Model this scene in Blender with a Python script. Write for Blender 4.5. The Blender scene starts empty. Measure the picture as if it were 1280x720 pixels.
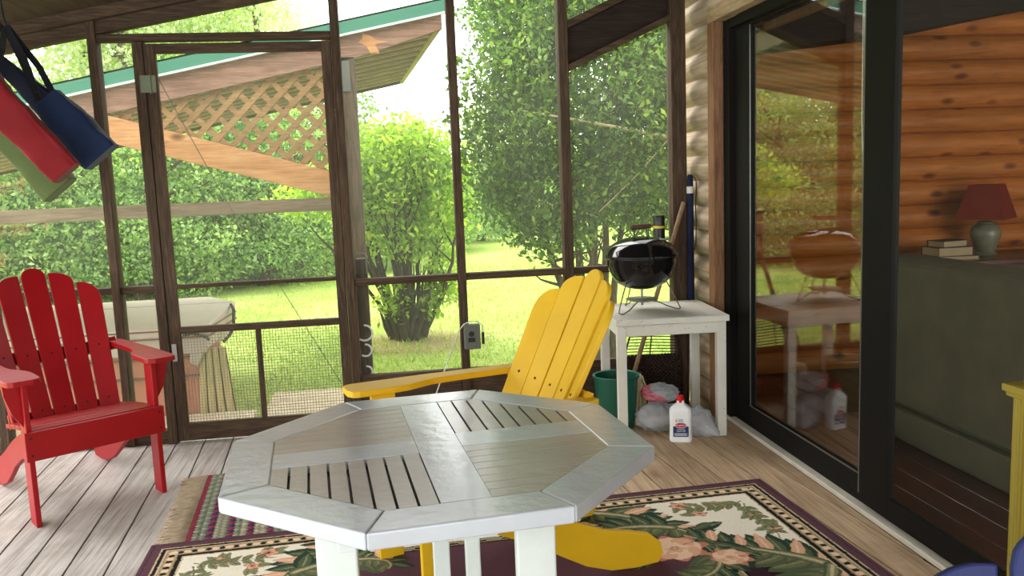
import bpy, bmesh, math, random
import numpy as np
from mathutils import Vector, Matrix
PI = math.pi
random.seed(7)
rng = np.random.default_rng(7)
SC = bpy.context.scene
COL = SC.collection

# ------------------------------------------------------------------ helpers
def rad(a): return a * PI / 180.0

class MB:
    """collects shapes and links them as one mesh object"""
    def __init__(self):
        self.v = []; self.f = []; self.mi = []
    def add(self, vs, fs, m=0, M=None):
        o = len(self.v)
        if M is not None: vs = [M @ Vector(p) for p in vs]
        self.v.extend([tuple(p) for p in vs])
        for f in fs:
            self.f.append(tuple(i + o for i in f)); self.mi.append(m)
        return self
    def box(self, x0, x1, y0, y1, z0, z1, m=0, M=None):
        vs = [(x0,y0,z0),(x1,y0,z0),(x1,y1,z0),(x0,y1,z0),(x0,y0,z1),(x1,y0,z1),(x1,y1,z1),(x0,y1,z1)]
        fs = [(0,3,2,1),(4,5,6,7),(0,1,5,4),(1,2,6,5),(2,3,7,6),(3,0,4,7)]
        return self.add(vs, fs, m, M)
    def prism(self, poly, z0, z1, m=0, M=None, axis='z'):
        """polygon in two axes, extruded along the third; poly counter-clockwise"""
        n = len(poly)
        a = sum(poly[i][0]*poly[(i+1)%n][1]-poly[(i+1)%n][0]*poly[i][1] for i in range(n))
        if a < 0: poly = list(poly)[::-1]
        def P(u, v, w):
            return (u,v,w) if axis == 'z' else ((w,u,v) if axis == 'x' else (v,w,u))
        vs = [P(u,v,z0) for u,v in poly] + [P(u,v,z1) for u,v in poly]
        fs = [tuple(range(n-1,-1,-1)), tuple(range(n,2*n))]
        fs += [(i,(i+1)%n,(i+1)%n+n,i+n) for i in range(n)]
        return self.add(vs, fs, m, M)
    def bar(self, a, b, w, h, up=(0,0,1), m=0, M=None):
        """rectangular bar from a to b, w across, h along up"""
        a = Vector(a); b = Vector(b); d = (b-a).normalized()
        u = Vector(up); s = d.cross(u).normalized(); u = s.cross(d).normalized()
        vs = []
        for p in (a, b):
            for i, j in ((-1,-1),(1,-1),(1,1),(-1,1)):
                vs.append(p + s*(i*w/2) + u*(j*h/2))
        fs = [(3,2,1,0),(4,5,6,7),(0,1,5,4),(1,2,6,5),(2,3,7,6),(3,0,4,7)]
        return self.add(vs, [f[::-1] for f in fs], m, M)
    def tube(self, pts, r, n=8, m=0, M=None, closed=False):
        pts = [Vector(p) for p in pts]
        k = len(pts)
        rs = r if isinstance(r, (list, tuple)) else [r]*k
        vs = []; prev = None
        for i, p in enumerate(pts):
            if closed: t = (pts[(i+1)%k]-pts[i-1]).normalized()
            elif i == 0: t = (pts[1]-pts[0]).normalized()
            elif i == k-1: t = (pts[-1]-pts[-2]).normalized()
            else: t = ((pts[i+1]-p).normalized()+(p-pts[i-1]).normalized()).normalized()
            if prev is None:
                ref = Vector((0,0,1)) if abs(t.z) < .9 else Vector((1,0,0))
                u = t.cross(ref).normalized()
            else:
                u = (prev - t*prev.dot(t)).normalized()
            prev = u; w = t.cross(u)
            for j in range(n):
                a = 2*PI*j/n
                vs.append(p + (u*math.cos(a)+w*math.sin(a))*rs[i])
        fs = []
        for i in range(k if closed else k-1):
            i2 = (i+1) % k
            for j in range(n):
                fs.append((i*n+j, i*n+(j+1)%n, i2*n+(j+1)%n, i2*n+j))
        if not closed:
            fs.append(tuple(range(n-1,-1,-1))); fs.append(tuple(range((k-1)*n, k*n)))
        return self.add(vs, fs, m, M)
    def lathe(self, prof, n=32, c=(0,0,0), m=0, M=None, sx=1., sy=1.):
        """profile of (radius, z) from bottom to top around the z axis"""
        vs = []; fs = []
        k = len(prof)
        for r, z in prof:
            for j in range(n):
                a = 2*PI*j/n
                vs.append((c[0]+max(r,1e-4)*math.cos(a)*sx, c[1]+max(r,1e-4)*math.sin(a)*sy, c[2]+z))
        for i in range(k-1):
            for j in range(n):
                fs.append((i*n+j, i*n+(j+1)%n, (i+1)*n+(j+1)%n, (i+1)*n+j))
        if prof[0][0] > 1e-3: fs.append(tuple(range(n-1,-1,-1)))
        if prof[-1][0] > 1e-3: fs.append(tuple(range((k-1)*n, k*n)))
        return self.add(vs, fs, m, M)
    def build(self, name, mats, parent=None, smooth=False, bevel=0, subsurf=0, seg=2):
        me = bpy.data.meshes.new(name)
        me.from_pydata(self.v, [], self.f)
        if not isinstance(mats, (list, tuple)): mats = [mats]
        for q in mats: me.materials.append(q)
        if len(mats) > 1: me.polygons.foreach_set('material_index', self.mi)
        me.update()
        return link_mesh(name, me, parent, smooth, bevel, subsurf, seg)

def link_mesh(name, me, parent=None, smooth=False, bevel=0, subsurf=0, seg=2):
    o = bpy.data.objects.new(name, me); COL.objects.link(o)
    if smooth:
        me.polygons.foreach_set('use_smooth', [True]*len(me.polygons))
        if smooth == 'auto': 
            try: me.set_sharp_from_angle(angle=rad(38))
            except Exception: pass
    if bevel:
        b = o.modifiers.new('edge', 'BEVEL'); b.width = bevel; b.segments = seg; b.limit_method = 'ANGLE'; b.angle_limit = rad(40)
    if subsurf:
        s = o.modifiers.new('round', 'SUBSURF'); s.levels = subsurf; s.render_levels = subsurf
    if parent is not None: o.parent = parent
    return o

def np_mesh(name, V, F, mats, attr=None, smooth=False, parent=None, mi=None):
    """mesh from numpy arrays of vertices and faces with k corners each"""
    V = np.asarray(V, np.float32); F = np.asarray(F, np.int32)
    k = F.shape[1]
    me = bpy.data.meshes.new(name)
    me.vertices.add(len(V)); me.vertices.foreach_set('co', V.ravel())
    me.loops.add(F.size); me.loops.foreach_set('vertex_index', F.ravel())
    me.polygons.add(len(F))
    me.polygons.foreach_set('loop_start', np.arange(0, F.size, k, dtype=np.int32))
    me.update(calc_edges=True)
    if not isinstance(mats, (list, tuple)): mats = [mats]
    for q in mats: me.materials.append(q)
    if mi is not None: me.polygons.foreach_set('material_index', np.asarray(mi, np.int32))
    if attr is not None:
        a = me.color_attributes.new('Col', 'FLOAT_COLOR', 'POINT')
        c = np.ones((len(V), 4), np.float32); c[:, :3] = attr
        a.data.foreach_set('color', c.ravel())
    me.validate()
    if smooth: me.polygons.foreach_set('use_smooth', [True]*len(me.polygons))
    o = bpy.data.objects.new(name, me); COL.objects.link(o)
    if parent is not None: o.parent = parent
    return o

def tag(o, label=None, cat=None, group=None, kind=None):
    if label: o['label'] = label
    if cat: o['category'] = cat
    if group: o['group'] = group
    if kind: o['kind'] = kind
    return o
def struct(o, label=None):
    o['kind'] = 'structure'
    if label: o['label'] = label
    return o
def thing(name, label, cat, loc=(0,0,0), rz=0.0, group=None):
    o = bpy.data.objects.new(name, None); COL.objects.link(o)
    o.empty_display_size = .05
    o.location = loc; o.rotation_euler = (0,0,rz)
    return tag(o, label, cat, group)
def copy_tree(o, parent=None):
    c = o.copy(); COL.objects.link(c)
    if parent is not None: c.parent = parent
    for ch in [x for x in bpy.data.objects if x.parent == o]: copy_tree(ch, c)
    return c

# ------------------------------------------------------------------ materials
def s2l(c):
    """photo colour 0-255 to linear"""
    return tuple(((x/255.0)/12.92 if x/255.0 <= .04045 else ((x/255.0+.055)/1.055)**2.4) for x in c)
def nt(name):
    m = bpy.data.materials.new(name); m.use_nodes = True
    n = m.node_tree.nodes; n.clear()
    out = n.new('ShaderNodeOutputMaterial')
    return m, n, m.node_tree.links, out
def bsdf(n, l, out, rough=.5, metal=0, spec=.5):
    b = n.new('ShaderNodeBsdfPrincipled')
    b.inputs['Roughness'].default_value = rough; b.inputs['Metallic'].default_value = metal
    b.inputs['Specular IOR Level'].default_value = spec
    l.new(b.outputs[0], out.inputs[0]); return b
def ramp(n, stops):
    r = n.new('ShaderNodeValToRGB'); e = r.color_ramp.elements
    while len(e) < len(stops): e.new(.5)
    for q, (p, c) in zip(e, stops):
        q.position = p; q.color = (*c, 1)
    return r
def noise(n, l, vec, scale, detail=3, rough=.5, dist=0):
    t = n.new('ShaderNodeTexNoise'); t.inputs['Scale'].default_value = scale
    t.inputs['Detail'].default_value = detail; t.inputs['Roughness'].default_value = rough
    t.inputs['Distortion'].default_value = dist
    if vec is not None: l.new(vec, t.inputs['Vector'])
    return t
def mapping(n, l, scale=(1,1,1), rot=(0,0,0), coord='Object'):
    tc = n.new('ShaderNodeTexCoord'); mp = n.new('ShaderNodeMapping')
    mp.inputs['Scale'].default_value = scale; mp.inputs['Rotation'].default_value = rot
    l.new(tc.outputs[coord], mp.inputs['Vector']); return mp.outputs[0]
def bump(n, l, h, b, strength=.3, dist=.01):
    k = n.new('ShaderNodeBump'); k.inputs['Strength'].default_value = strength; k.inputs['Distance'].default_value = dist
    l.new(h, k.inputs['Height']); l.new(k.outputs[0], b.inputs['Normal']); return k
def mix(n, l, fac, a, b, mode='MIX'):
    k = n.new('ShaderNodeMix'); k.data_type = 'RGBA'; k.blend_type = mode
    for s, v in ((0, fac), (6, a), (7, b)):
        if isinstance(v, (int, float)): k.inputs[s].default_value = v
        elif isinstance(v, tuple): k.inputs[s].default_value = (*v, 1)
        else: l.new(v, k.inputs[s])
    return k.outputs[2]

def plain(name, c, rough=.5, metal=0, spec=.5, var=.08, scale=6, bmp=0, bscale=60, coat=0):
    m, n, l, out = nt(name); b = bsdf(n, l, out, rough, metal, spec)
    v = mapping(n, l)
    t = noise(n, l, v, scale, 4, .6)
    c = s2l(c)
    r = ramp(n, [(.3, tuple(x*(1-var) for x in c)), (.7, tuple(min(1, x*(1+var)) for x in c))])
    l.new(t.outputs[0], r.inputs[0]); l.new(r.outputs[0], b.inputs['Base Color'])
    if bmp:
        t2 = noise(n, l, v, bscale, 3); bump(n, l, t2.outputs[0], b, bmp, .004)
    if coat: b.inputs['Coat Weight'].default_value = coat; b.inputs['Coat Roughness'].default_value = .15
    return m

def wood(name, dark, mid, light, axis='x', rough=.6, fine=1.0, tint=.25, bmp=.25, knots=False, spec=.3, ring=1.0, island=True, coat=0, contrast=.6, spread=.30):
    """boards with grain along an axis; each board gets its own tint and its own grain"""
    m, n, l, out = nt(name); b = bsdf(n, l, out, rough, 0, spec)
    if coat: b.inputs['Coat Weight'].default_value = coat; b.inputs['Coat Roughness'].default_value = .2
    k = {'x':(1.2,16,16),'y':(16,1.2,16),'z':(16,16,1.2)}[axis]
    tc = n.new('ShaderNodeTexCoord')
    geo = n.new('ShaderNodeNewGeometry')
    off = n.new('ShaderNodeVectorMath'); off.operation = 'MULTIPLY_ADD'
    off.inputs[1].default_value = (13.7, 7.9, 5.3)
    cmb = n.new('ShaderNodeCombineXYZ')
    for i in range(3): l.new(geo.outputs['Random Per Island'], cmb.inputs[i])
    l.new(cmb.outputs[0], off.inputs[0]); l.new(tc.outputs['Object'], off.inputs[2])
    mp = n.new('ShaderNodeMapping'); mp.inputs['Scale'].default_value = tuple(q*fine for q in k)
    l.new(off.outputs[0], mp.inputs['Vector'])
    t = noise(n, l, mp.outputs[0], 1.6, 2, .5, .6)
    # growth rings: bands of the slow noise
    mu = n.new('ShaderNodeMath'); mu.operation = 'MULTIPLY'; mu.inputs[1].default_value = 22*ring
    l.new(t.outputs[0], mu.inputs[0])
    sn = n.new('ShaderNodeMath'); sn.operation = 'SINE'; l.new(mu.outputs[0], sn.inputs[0])
    t2 = noise(n, l, mp.outputs[0], 9, 4, .65)
    ad = n.new('ShaderNodeMath'); ad.operation = 'MULTIPLY_ADD'; ad.inputs[1].default_value = .16*contrast; l.new(sn.outputs[0], ad.inputs[0]); l.new(t2.outputs[0], ad.inputs[2])
    r = ramp(n, [(.5-spread, s2l(dark)), (.5, s2l(mid)), (.5+spread, s2l(light))])
    l.new(ad.outputs[0], r.inputs[0])
    mr = n.new('ShaderNodeMapRange'); mr.inputs[3].default_value = 1-tint; mr.inputs[4].default_value = 1+tint*.6
    l.new(geo.outputs['Random Per Island'], mr.inputs[0])
    colr = mix(n, l, 1.0, r.outputs[0], mr.outputs[0], 'MULTIPLY') if tint else r.outputs[0]
    # weather stains
    t3 = noise(n, l, tc.outputs['Object'], 2.3, 4, .6)
    r3 = ramp(n, [(.35, (.72,.70,.68)), (.62, (1,1,1))]); l.new(t3.outputs[0], r3.inputs[0])
    colr = mix(n, l, .6, colr, r3.outputs[0], 'MULTIPLY')
    if knots:
        vo = n.new('ShaderNodeTexVoronoi'); vo.inputs['Scale'].default_value = 1.0
        mk = n.new('ShaderNodeMapping')
        mk.inputs['Scale'].default_value = {'x':(3.2,6.5,6.5),'y':(6.5,3.2,6.5),'z':(6.5,6.5,3.2)}[axis]
        l.new(off.outputs[0], mk.inputs['Vector']); l.new(mk.outputs[0], vo.inputs['Vector'])
        rk = ramp(n, [(.05, (.16,.11,.09)), (.13, (.5,.42,.38)), (.2, (1,1,1))]); l.new(vo.outputs['Distance'], rk.inputs[0])
        colr = mix(n, l, .85, colr, rk.outputs[0], 'MULTIPLY')
    l.new(colr, b.inputs['Base Color'])
    bump(n, l, ad.outputs[0], b, bmp*.6, .003)
    return m

def paint(name, c, rough=.35, wear=None, wearc=(150,120,90), spec=.5, bmp=.06, var=.07, coat=0):
    """brushed paint on wood with faint chips"""
    m, n, l, out = nt(name); b = bsdf(n, l, out, rough, 0, spec)
    v = mapping(n, l)
    t = noise(n, l, v, 5, 5, .6); cc = s2l(c)
    r = ramp(n, [(.3, tuple(x*(1-var) for x in cc)), (.7, tuple(min(1, x*(1+var)) for x in cc))]); l.new(t.outputs[0], r.inputs[0])
    col = r.outputs[0]
    if wear:
        t2 = noise(n, l, v, 38, 5, .7)
        rw = ramp(n, [(1-wear-.04, (0,0,0)), (1-wear, (1,1,1))]); l.new(t2.outputs[0], rw.inputs[0])
        col = mix(n, l, rw.outputs[0], col, s2l(wearc))
    l.new(col, b.inputs['Base Color'])
    t3 = noise(n, l, v, 25, 4, .6)
    bump(n, l, t3.outputs[0], b, bmp, .01)
    if coat: b.inputs['Coat Weight'].default_value = coat; b.inputs['Coat Roughness'].default_value = .12
    mr = n.new('ShaderNodeMapRange'); mr.inputs[3].default_value = rough*.75; mr.inputs[4].default_value = min(1, rough*1.35)
    l.new(t.outputs[0], mr.inputs[0]); l.new(mr.outputs[0], b.inputs['Roughness'])
    return m

def leafmat(name, stops, trans=.35, rough=.45):
    m, n, l, out = nt(name)
    geo = n.new('ShaderNodeNewGeometry')
    r = ramp(n, [(p, s2l(c)) for p, c in stops]); l.new(geo.outputs['Random Per Island'], r.inputs[0])
    b = n.new('ShaderNodeBsdfPrincipled'); b.inputs['Roughness'].default_value = rough; b.inputs['Specular IOR Level'].default_value = .35
    l.new(r.outputs[0], b.inputs['Base Color'])
    tr = n.new('ShaderNodeBsdfTranslucent')
    tcol = mix(n, l, 1.0, r.outputs[0], (1.25,1.3,.55), 'MULTIPLY'); l.new(tcol, tr.inputs[0])
    ms = n.new('ShaderNodeMixShader'); ms.inputs[0].default_value = trans
    l.new(b.outputs[0], ms.inputs[1]); l.new(tr.outputs[0], ms.inputs[2]); l.new(ms.outputs[0], out.inputs[0])
    return m

def screenmat(name, veil=.17, c=(150,155,145)):
    """insect screen: fine threads seen as a thin veil"""
    m, n, l, out = nt(name)
    v = mapping(n, l, (1,1,1))
    t = noise(n, l, v, 3.0, 4, .6)
    mr = n.new('ShaderNodeMapRange'); mr.inputs[1].default_value = .3; mr.inputs[2].default_value = .7
    mr.inputs[3].default_value = veil*.75; mr.inputs[4].default_value = veil*1.25; l.new(t.outputs[0], mr.inputs[0])
    tp = n.new('ShaderNodeBsdfTransparent')
    d = n.new('ShaderNodeBsdfDiffuse'); d.inputs[0].default_value = (*s2l(c),1)
    tl = n.new('ShaderNodeBsdfTranslucent'); tl.inputs[0].default_value = (*s2l(c),1)
    a = n.new('ShaderNodeMixShader'); a.inputs[0].default_value = .6
    l.new(d.outputs[0], a.inputs[1]); l.new(tl.outputs[0], a.inputs[2])
    b = n.new('ShaderNodeMixShader'); l.new(mr.outputs[0], b.inputs[0])
    l.new(tp.outputs[0], b.inputs[1]); l.new(a.outputs[0], b.inputs[2]); l.new(b.outputs[0], out.inputs[0])
    return m

def glassmat(name, ior=1.9, tint=(.86,.89,.87)):
    m, n, l, out = nt(name)
    fr = n.new('ShaderNodeFresnel')
    geo = n.new('ShaderNodeNewGeometry'); mr = n.new('ShaderNodeMapRange')
    mr.inputs[3].default_value = ior; mr.inputs[4].default_value = 1/ior      # same reflection at both faces of the sheet
    l.new(geo.outputs['Backfacing'], mr.inputs[0]); l.new(mr.outputs[0], fr.inputs[0])
    tp = n.new('ShaderNodeBsdfTransparent'); tp.inputs[0].default_value = (*tint,1)
    g = n.new('ShaderNodeBsdfGlossy'); g.inputs['Roughness'].default_value = 0.0
    ms = n.new('ShaderNodeMixShader'); l.new(fr.outputs[0], ms.inputs[0])
    l.new(tp.outputs[0], ms.inputs[1]); l.new(g.outputs[0], ms.inputs[2]); l.new(ms.outputs[0], out.inputs[0])
    return m

def attrmat(name, rough=.95, bscale=400, bstr=.5):
    m, n, l, out = nt(name); b = bsdf(n, l, out, rough, 0, .1)
    a = n.new('ShaderNodeAttribute'); a.attribute_name = 'Col'
    v = mapping(n, l)
    t = noise(n, l, v, bscale, 2)
    r = ramp(n, [(.3, (.82,.82,.82)), (.7, (1.1,1.1,1.1))]); l.new(t.outputs[0], r.inputs[0])
    l.new(mix(n, l, 1.0, a.outputs['Color'], r.outputs[0], 'MULTIPLY'), b.inputs['Base Color'])
    bump(n, l, t.outputs[0], b, bstr, .003)
    return m

M = {}
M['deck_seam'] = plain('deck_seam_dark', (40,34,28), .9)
M['frame'] = wood('weathered_frame_wood', (48,36,27), (80,61,45), (104,84,64), 'z', .75, 1, .2, .2)
M['framex'] = wood('weathered_frame_wood_level', (48,36,26), (79,61,45), (104,83,63), 'x', .75, 1, .2, .2)
M['ceiling'] = wood('brown_ceiling_board', (60,45,36), (80,62,50), (94,75,61), 'y', .85, .4, .1, .1)
M['log_out'] = wood('weathered_log', (138,116,92), (180,160,134), (204,188,164), 'y', .7, .28, .10, .12, False, ring=1.8, contrast=.9, spread=.42)
M['log_in'] = wood('orange_log', (142,80,32), (182,108,46), (200,128,60), 'x', .5, .5, .12, .1, True, contrast=.4, spread=.36)
M['trim_tan'] = wood('tan_trim', (140,112,82), (176,148,112), (196,170,134), 'y', .6, 1, .1)
M['trim_brown'] = wood('brown_trim', (104,70,46), (140,100,70), (160,122,90), 'z', .6, 1, .1)
M['black_metal'] = plain('dark_bronze_aluminium', (20,18,15), .7, 0, .15, .1)
M['grey_metal'] = plain('grey_aluminium', (120,120,118), .35, .7, .5, .1)
M['sill'] = plain('pale_aluminium_sill', (206,200,186), .5, .1, .5, .1, 9, .1)
M['glass'] = glassmat('window_glass')
M['screen'] = screenmat('insect_screen', .08, (170,175,160))
M['screen_dark'] = screenmat('dark_insect_screen', .13, (70,72,64))
M['wire'] = plain('galvanised_wire', (120,118,104), .5, .5)
M['white'] = paint('white_paint', (210,206,196), .45, .33, (150,140,126))
M['table_grey'] = paint('grey_white_gloss_paint', (200,206,215), .17, None, spec=.6, bmp=.20, coat=.3)
M['table_side'] = paint('white_gloss_paint', (224,232,230), .35, .2, (150,140,120))
M['table_taupe'] = paint('taupe_worn_paint', (178,168,162), .22, None, spec=.5, bmp=.20, coat=.4)
M['red'] = paint('red_paint', (152,6,18), .42, .13, (190,90,84), .35, .05)
M['yellow'] = paint('yellow_paint', (224,178,24), .45, None, spec=.4, bmp=.04)
M['navy_chair'] = paint('navy_blue_paint', (36,44,92), .5, None, spec=.3)
M['screw'] = plain('dark_screw', (60,40,30), .5, .6)
M['steel'] = plain('steel', (150,148,144), .4, .9)
# ------------------------------------------------------------------ camera
cam_d = bpy.data.cameras.new('camera'); cam = bpy.data.objects.new('camera', cam_d); COL.objects.link(cam)
F_PX, YAW, PITCH, ROLL, EYE = 1060., .136, .13, -.0385, 1.42
cam_d.sensor_width = 36; cam_d.lens = 36*F_PX/1280; cam_d.clip_start = .02; cam_d.clip_end = 300
fw = Vector((math.sin(YAW)*math.cos(PITCH), math.cos(YAW)*math.cos(PITCH), -math.sin(PITCH)))
rt = Vector((math.cos(YAW), -math.sin(YAW), 0)); up = rt.cross(fw)
r2 = rt*math.cos(ROLL)+up*math.sin(ROLL); u2 = -rt*math.sin(ROLL)+up*math.cos(ROLL)
cam.matrix_world = Matrix(((r2.x,u2.x,-fw.x,0),(r2.y,u2.y,-fw.y,0),(r2.z,u2.z,-fw.z,EYE),(0,0,0,1)))
SC.camera = cam
SC.view_settings.view_transform = 'Standard'; SC.view_settings.look = 'None'
SC.view_settings.gamma = 1; SC.view_settings.use_curve_mapping = False
SC.view_settings.exposure = 0.0
SC.cycles.transparent_max_bounces = 24
SC.cycles.max_bounces = 8; SC.cycles.diffuse_bounces = 5

# ------------------------------------------------------------------ sky
W = bpy.data.worlds.new('overcast_sky'); SC.world = W; W.use_nodes = True
wn = W.node_tree.nodes; wl = W.node_tree.links; wn.clear()
wo = wn.new('ShaderNodeOutputWorld'); bg = wn.new('ShaderNodeBackground')
tc = wn.new('ShaderNodeTexCoord'); sx = wn.new('ShaderNodeSeparateXYZ'); wl.new(tc.outputs['Generated'], sx.inputs[0])
wr = wn.new('ShaderNodeValToRGB'); wr.color_ramp.elements[0].position = .0; wr.color_ramp.elements[0].color = (.86,.90,.86,1)
wr.color_ramp.elements[1].position = .6; wr.color_ramp.elements[1].color = (1,1,1,1)
wl.new(sx.outputs[2], wr.inputs[0]); wl.new(wr.outputs[0], bg.inputs[0])
bg.inputs[1].default_value = 4.5
wl.new(bg.outputs[0], wo.inputs[0])
sd = bpy.data.lights.new('veiled_sun', 'SUN'); sd.energy = 6.0; sd.angle = rad(60); sd.color = (1,.97,.9)
so = bpy.data.objects.new('veiled_sun', sd); COL.objects.link(so)
so.rotation_euler = Vector((-.45,.45,.85)).to_track_quat('Z','Y').to_euler(); so.location = (-4,4,9)

# ------------------------------------------------------------------ deck
def deckmat():
    m, n, l, out = nt('weathered_deck_boards'); b = bsdf(n, l, out, .62, 0, .3)
    tc = n.new('ShaderNodeTexCoord'); geo = n.new('ShaderNodeNewGeometry')
    off = n.new('ShaderNodeVectorMath'); off.operation = 'MULTIPLY_ADD'; off.inputs[1].default_value = (3.7,9.9,5.3)
    cmb = n.new('ShaderNodeCombineXYZ')
    for i in range(3): l.new(geo.outputs['Random Per Island'], cmb.inputs[i])
    l.new(cmb.outputs[0], off.inputs[0]); l.new(tc.outputs['Object'], off.inputs[2])
    mp = n.new('ShaderNodeMapping'); mp.inputs['Scale'].default_value = (7,.5,7); l.new(off.outputs[0], mp.inputs['Vector'])
    t = noise(n, l, mp.outputs[0], 1.0, 2, .45, .5)
    mu = n.new('ShaderNodeMath'); mu.operation = 'MULTIPLY'; mu.inputs[1].default_value = 40; l.new(t.outputs[0], mu.inputs[0])
    sn = n.new('ShaderNodeMath'); sn.operation = 'SINE'; l.new(mu.outputs[0], sn.inputs[0])
    mp2 = n.new('ShaderNodeMapping'); mp2.inputs['Scale'].default_value = (70,2.2,70); l.new(off.outputs[0], mp2.inputs['Vector'])
    t2 = noise(n, l, mp2.outputs[0], 1.5, 4, .6)
    ad = n.new('ShaderNodeMath'); ad.operation = 'MULTIPLY_ADD'; ad.inputs[1].default_value = .07; l.new(sn.outputs[0], ad.inputs[0]); l.new(t2.outputs[0], ad.inputs[2])
    rg = ramp(n, [(.22, s2l((142,132,126))), (.5, s2l((188,180,174))), (.78, s2l((212,206,200)))])
    rb = ramp(n, [(.22, s2l((146,120,92))), (.5, s2l((190,162,130))), (.78, s2l((208,184,152)))])
    l.new(ad.outputs[0], rg.inputs[0]); l.new(ad.outputs[0], rb.inputs[0])
    sp = n.new('ShaderNodeSeparateXYZ'); l.new(tc.outputs['Object'], sp.inputs[0])
    nx = noise(n, l, tc.outputs['Object'], 1.7, 3)
    sm = n.new('ShaderNodeMath'); sm.operation = 'MULTIPLY_ADD'; sm.inputs[1].default_value = .9; l.new(nx.outputs[0], sm.inputs[0]); l.new(sp.outputs[0], sm.inputs[2])
    mr = n.new('ShaderNodeMapRange'); mr.inputs[1].default_value = -.2; mr.inputs[2].default_value = 1.5; l.new(sm.outputs[0], mr.inputs[0])
    c = mix(n, l, mr.outputs[0], rg.outputs[0], rb.outputs[0])
    mt = n.new('ShaderNodeMapRange'); mt.inputs[3].default_value = .82; mt.inputs[4].default_value = 1.08; l.new(geo.outputs['Random Per Island'], mt.inputs[0])
    c = mix(n, l, 1.0, c, mt.outputs[0], 'MULTIPLY')
    t3 = noise(n, l, tc.outputs['Object'], 2.6, 5, .65); r3 = ramp(n, [(.34, (.62,.58,.54)), (.55, (1,1,1))]); l.new(t3.outputs[0], r3.inputs[0])
    c = mix(n, l, .55, c, r3.outputs[0], 'MULTIPLY')
    vo = n.new('ShaderNodeTexVoronoi'); mk = n.new('ShaderNodeMapping'); mk.inputs['Scale'].default_value = (4.6,1.5,4.6)
    l.new(off.outputs[0], mk.inputs['Vector']); l.new(mk.outputs[0], vo.inputs['Vector']); vo.inputs['Scale'].default_value = 1
    rk = ramp(n, [(.03, (.42,.33,.27)), (.09, (.75,.68,.62)), (.14, (1,1,1))]); l.new(vo.outputs['Distance'], rk.inputs[0])
    c = mix(n, l, .8, c, rk.outputs[0], 'MULTIPLY')
    l.new(c, b.inputs['Base Color']); bump(n, l, ad.outputs[0], b, .25, .003)
    return m
M['deck'] = deckmat()
BA = rad(4.6)
mb = MB()
Rb = Matrix.Rotation(BA, 4, 'Z')
pitch = .1535
for i in range(-32, 24):
    x0 = -1.04 + i*pitch            # board frame, measured along the turned axis
    y = -1.6
    ends = sorted([random.uniform(.2, 4.4) for _ in range(1)]) if i % 3 == 0 else []
    cuts = [-2.2] + ends + [5.4]
    for a, b_ in zip(cuts[:-1], cuts[1:]):
        vs0 = [(x0+.0036, a+.002), (x0+pitch-.0036, a+.002), (x0+pitch-.0036, b_-.002), (x0+.0036, b_-.002)]
        # clip to the porch outline in world axes
        P = [(p[0]*math.cos(BA)-p[1]*math.sin(BA), p[0]*math.sin(BA)+p[1]*math.cos(BA)) for p in vs0]
        def clip(P, ax, lim, sgn):
            out = []
            for k in range(len(P)):
                p, q = P[k], P[(k+1) % len(P)]
                dp, dq = sgn*(p[ax]-lim), sgn*(q[ax]-lim)
                if dp <= 0: out.append(p)
                if dp*dq < 0:
                    t = dp/(dp-dq); out.append((p[0]+(q[0]-p[0])*t, p[1]+(q[1]-p[1])*t))
            return out
        for ax, lim, sg in ((0,1.825,1),(0,-3.0,-1),(1,4.95,1),(1,-.9,-1)):
            if P: P = clip(P, ax, lim, sg)
        if len(P) >= 3: mb.prism(P, -.038, 0.0)
floor = struct(mb.build('floor', M['deck'], bevel=.0012, seg=1), 'grey weathered deck boards running towards the screens')
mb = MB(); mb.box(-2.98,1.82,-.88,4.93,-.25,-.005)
struct(mb.build('floor_seam_shade', M['deck_seam']))  # dark slab close under the boards, standing in for shade in the gaps

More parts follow.
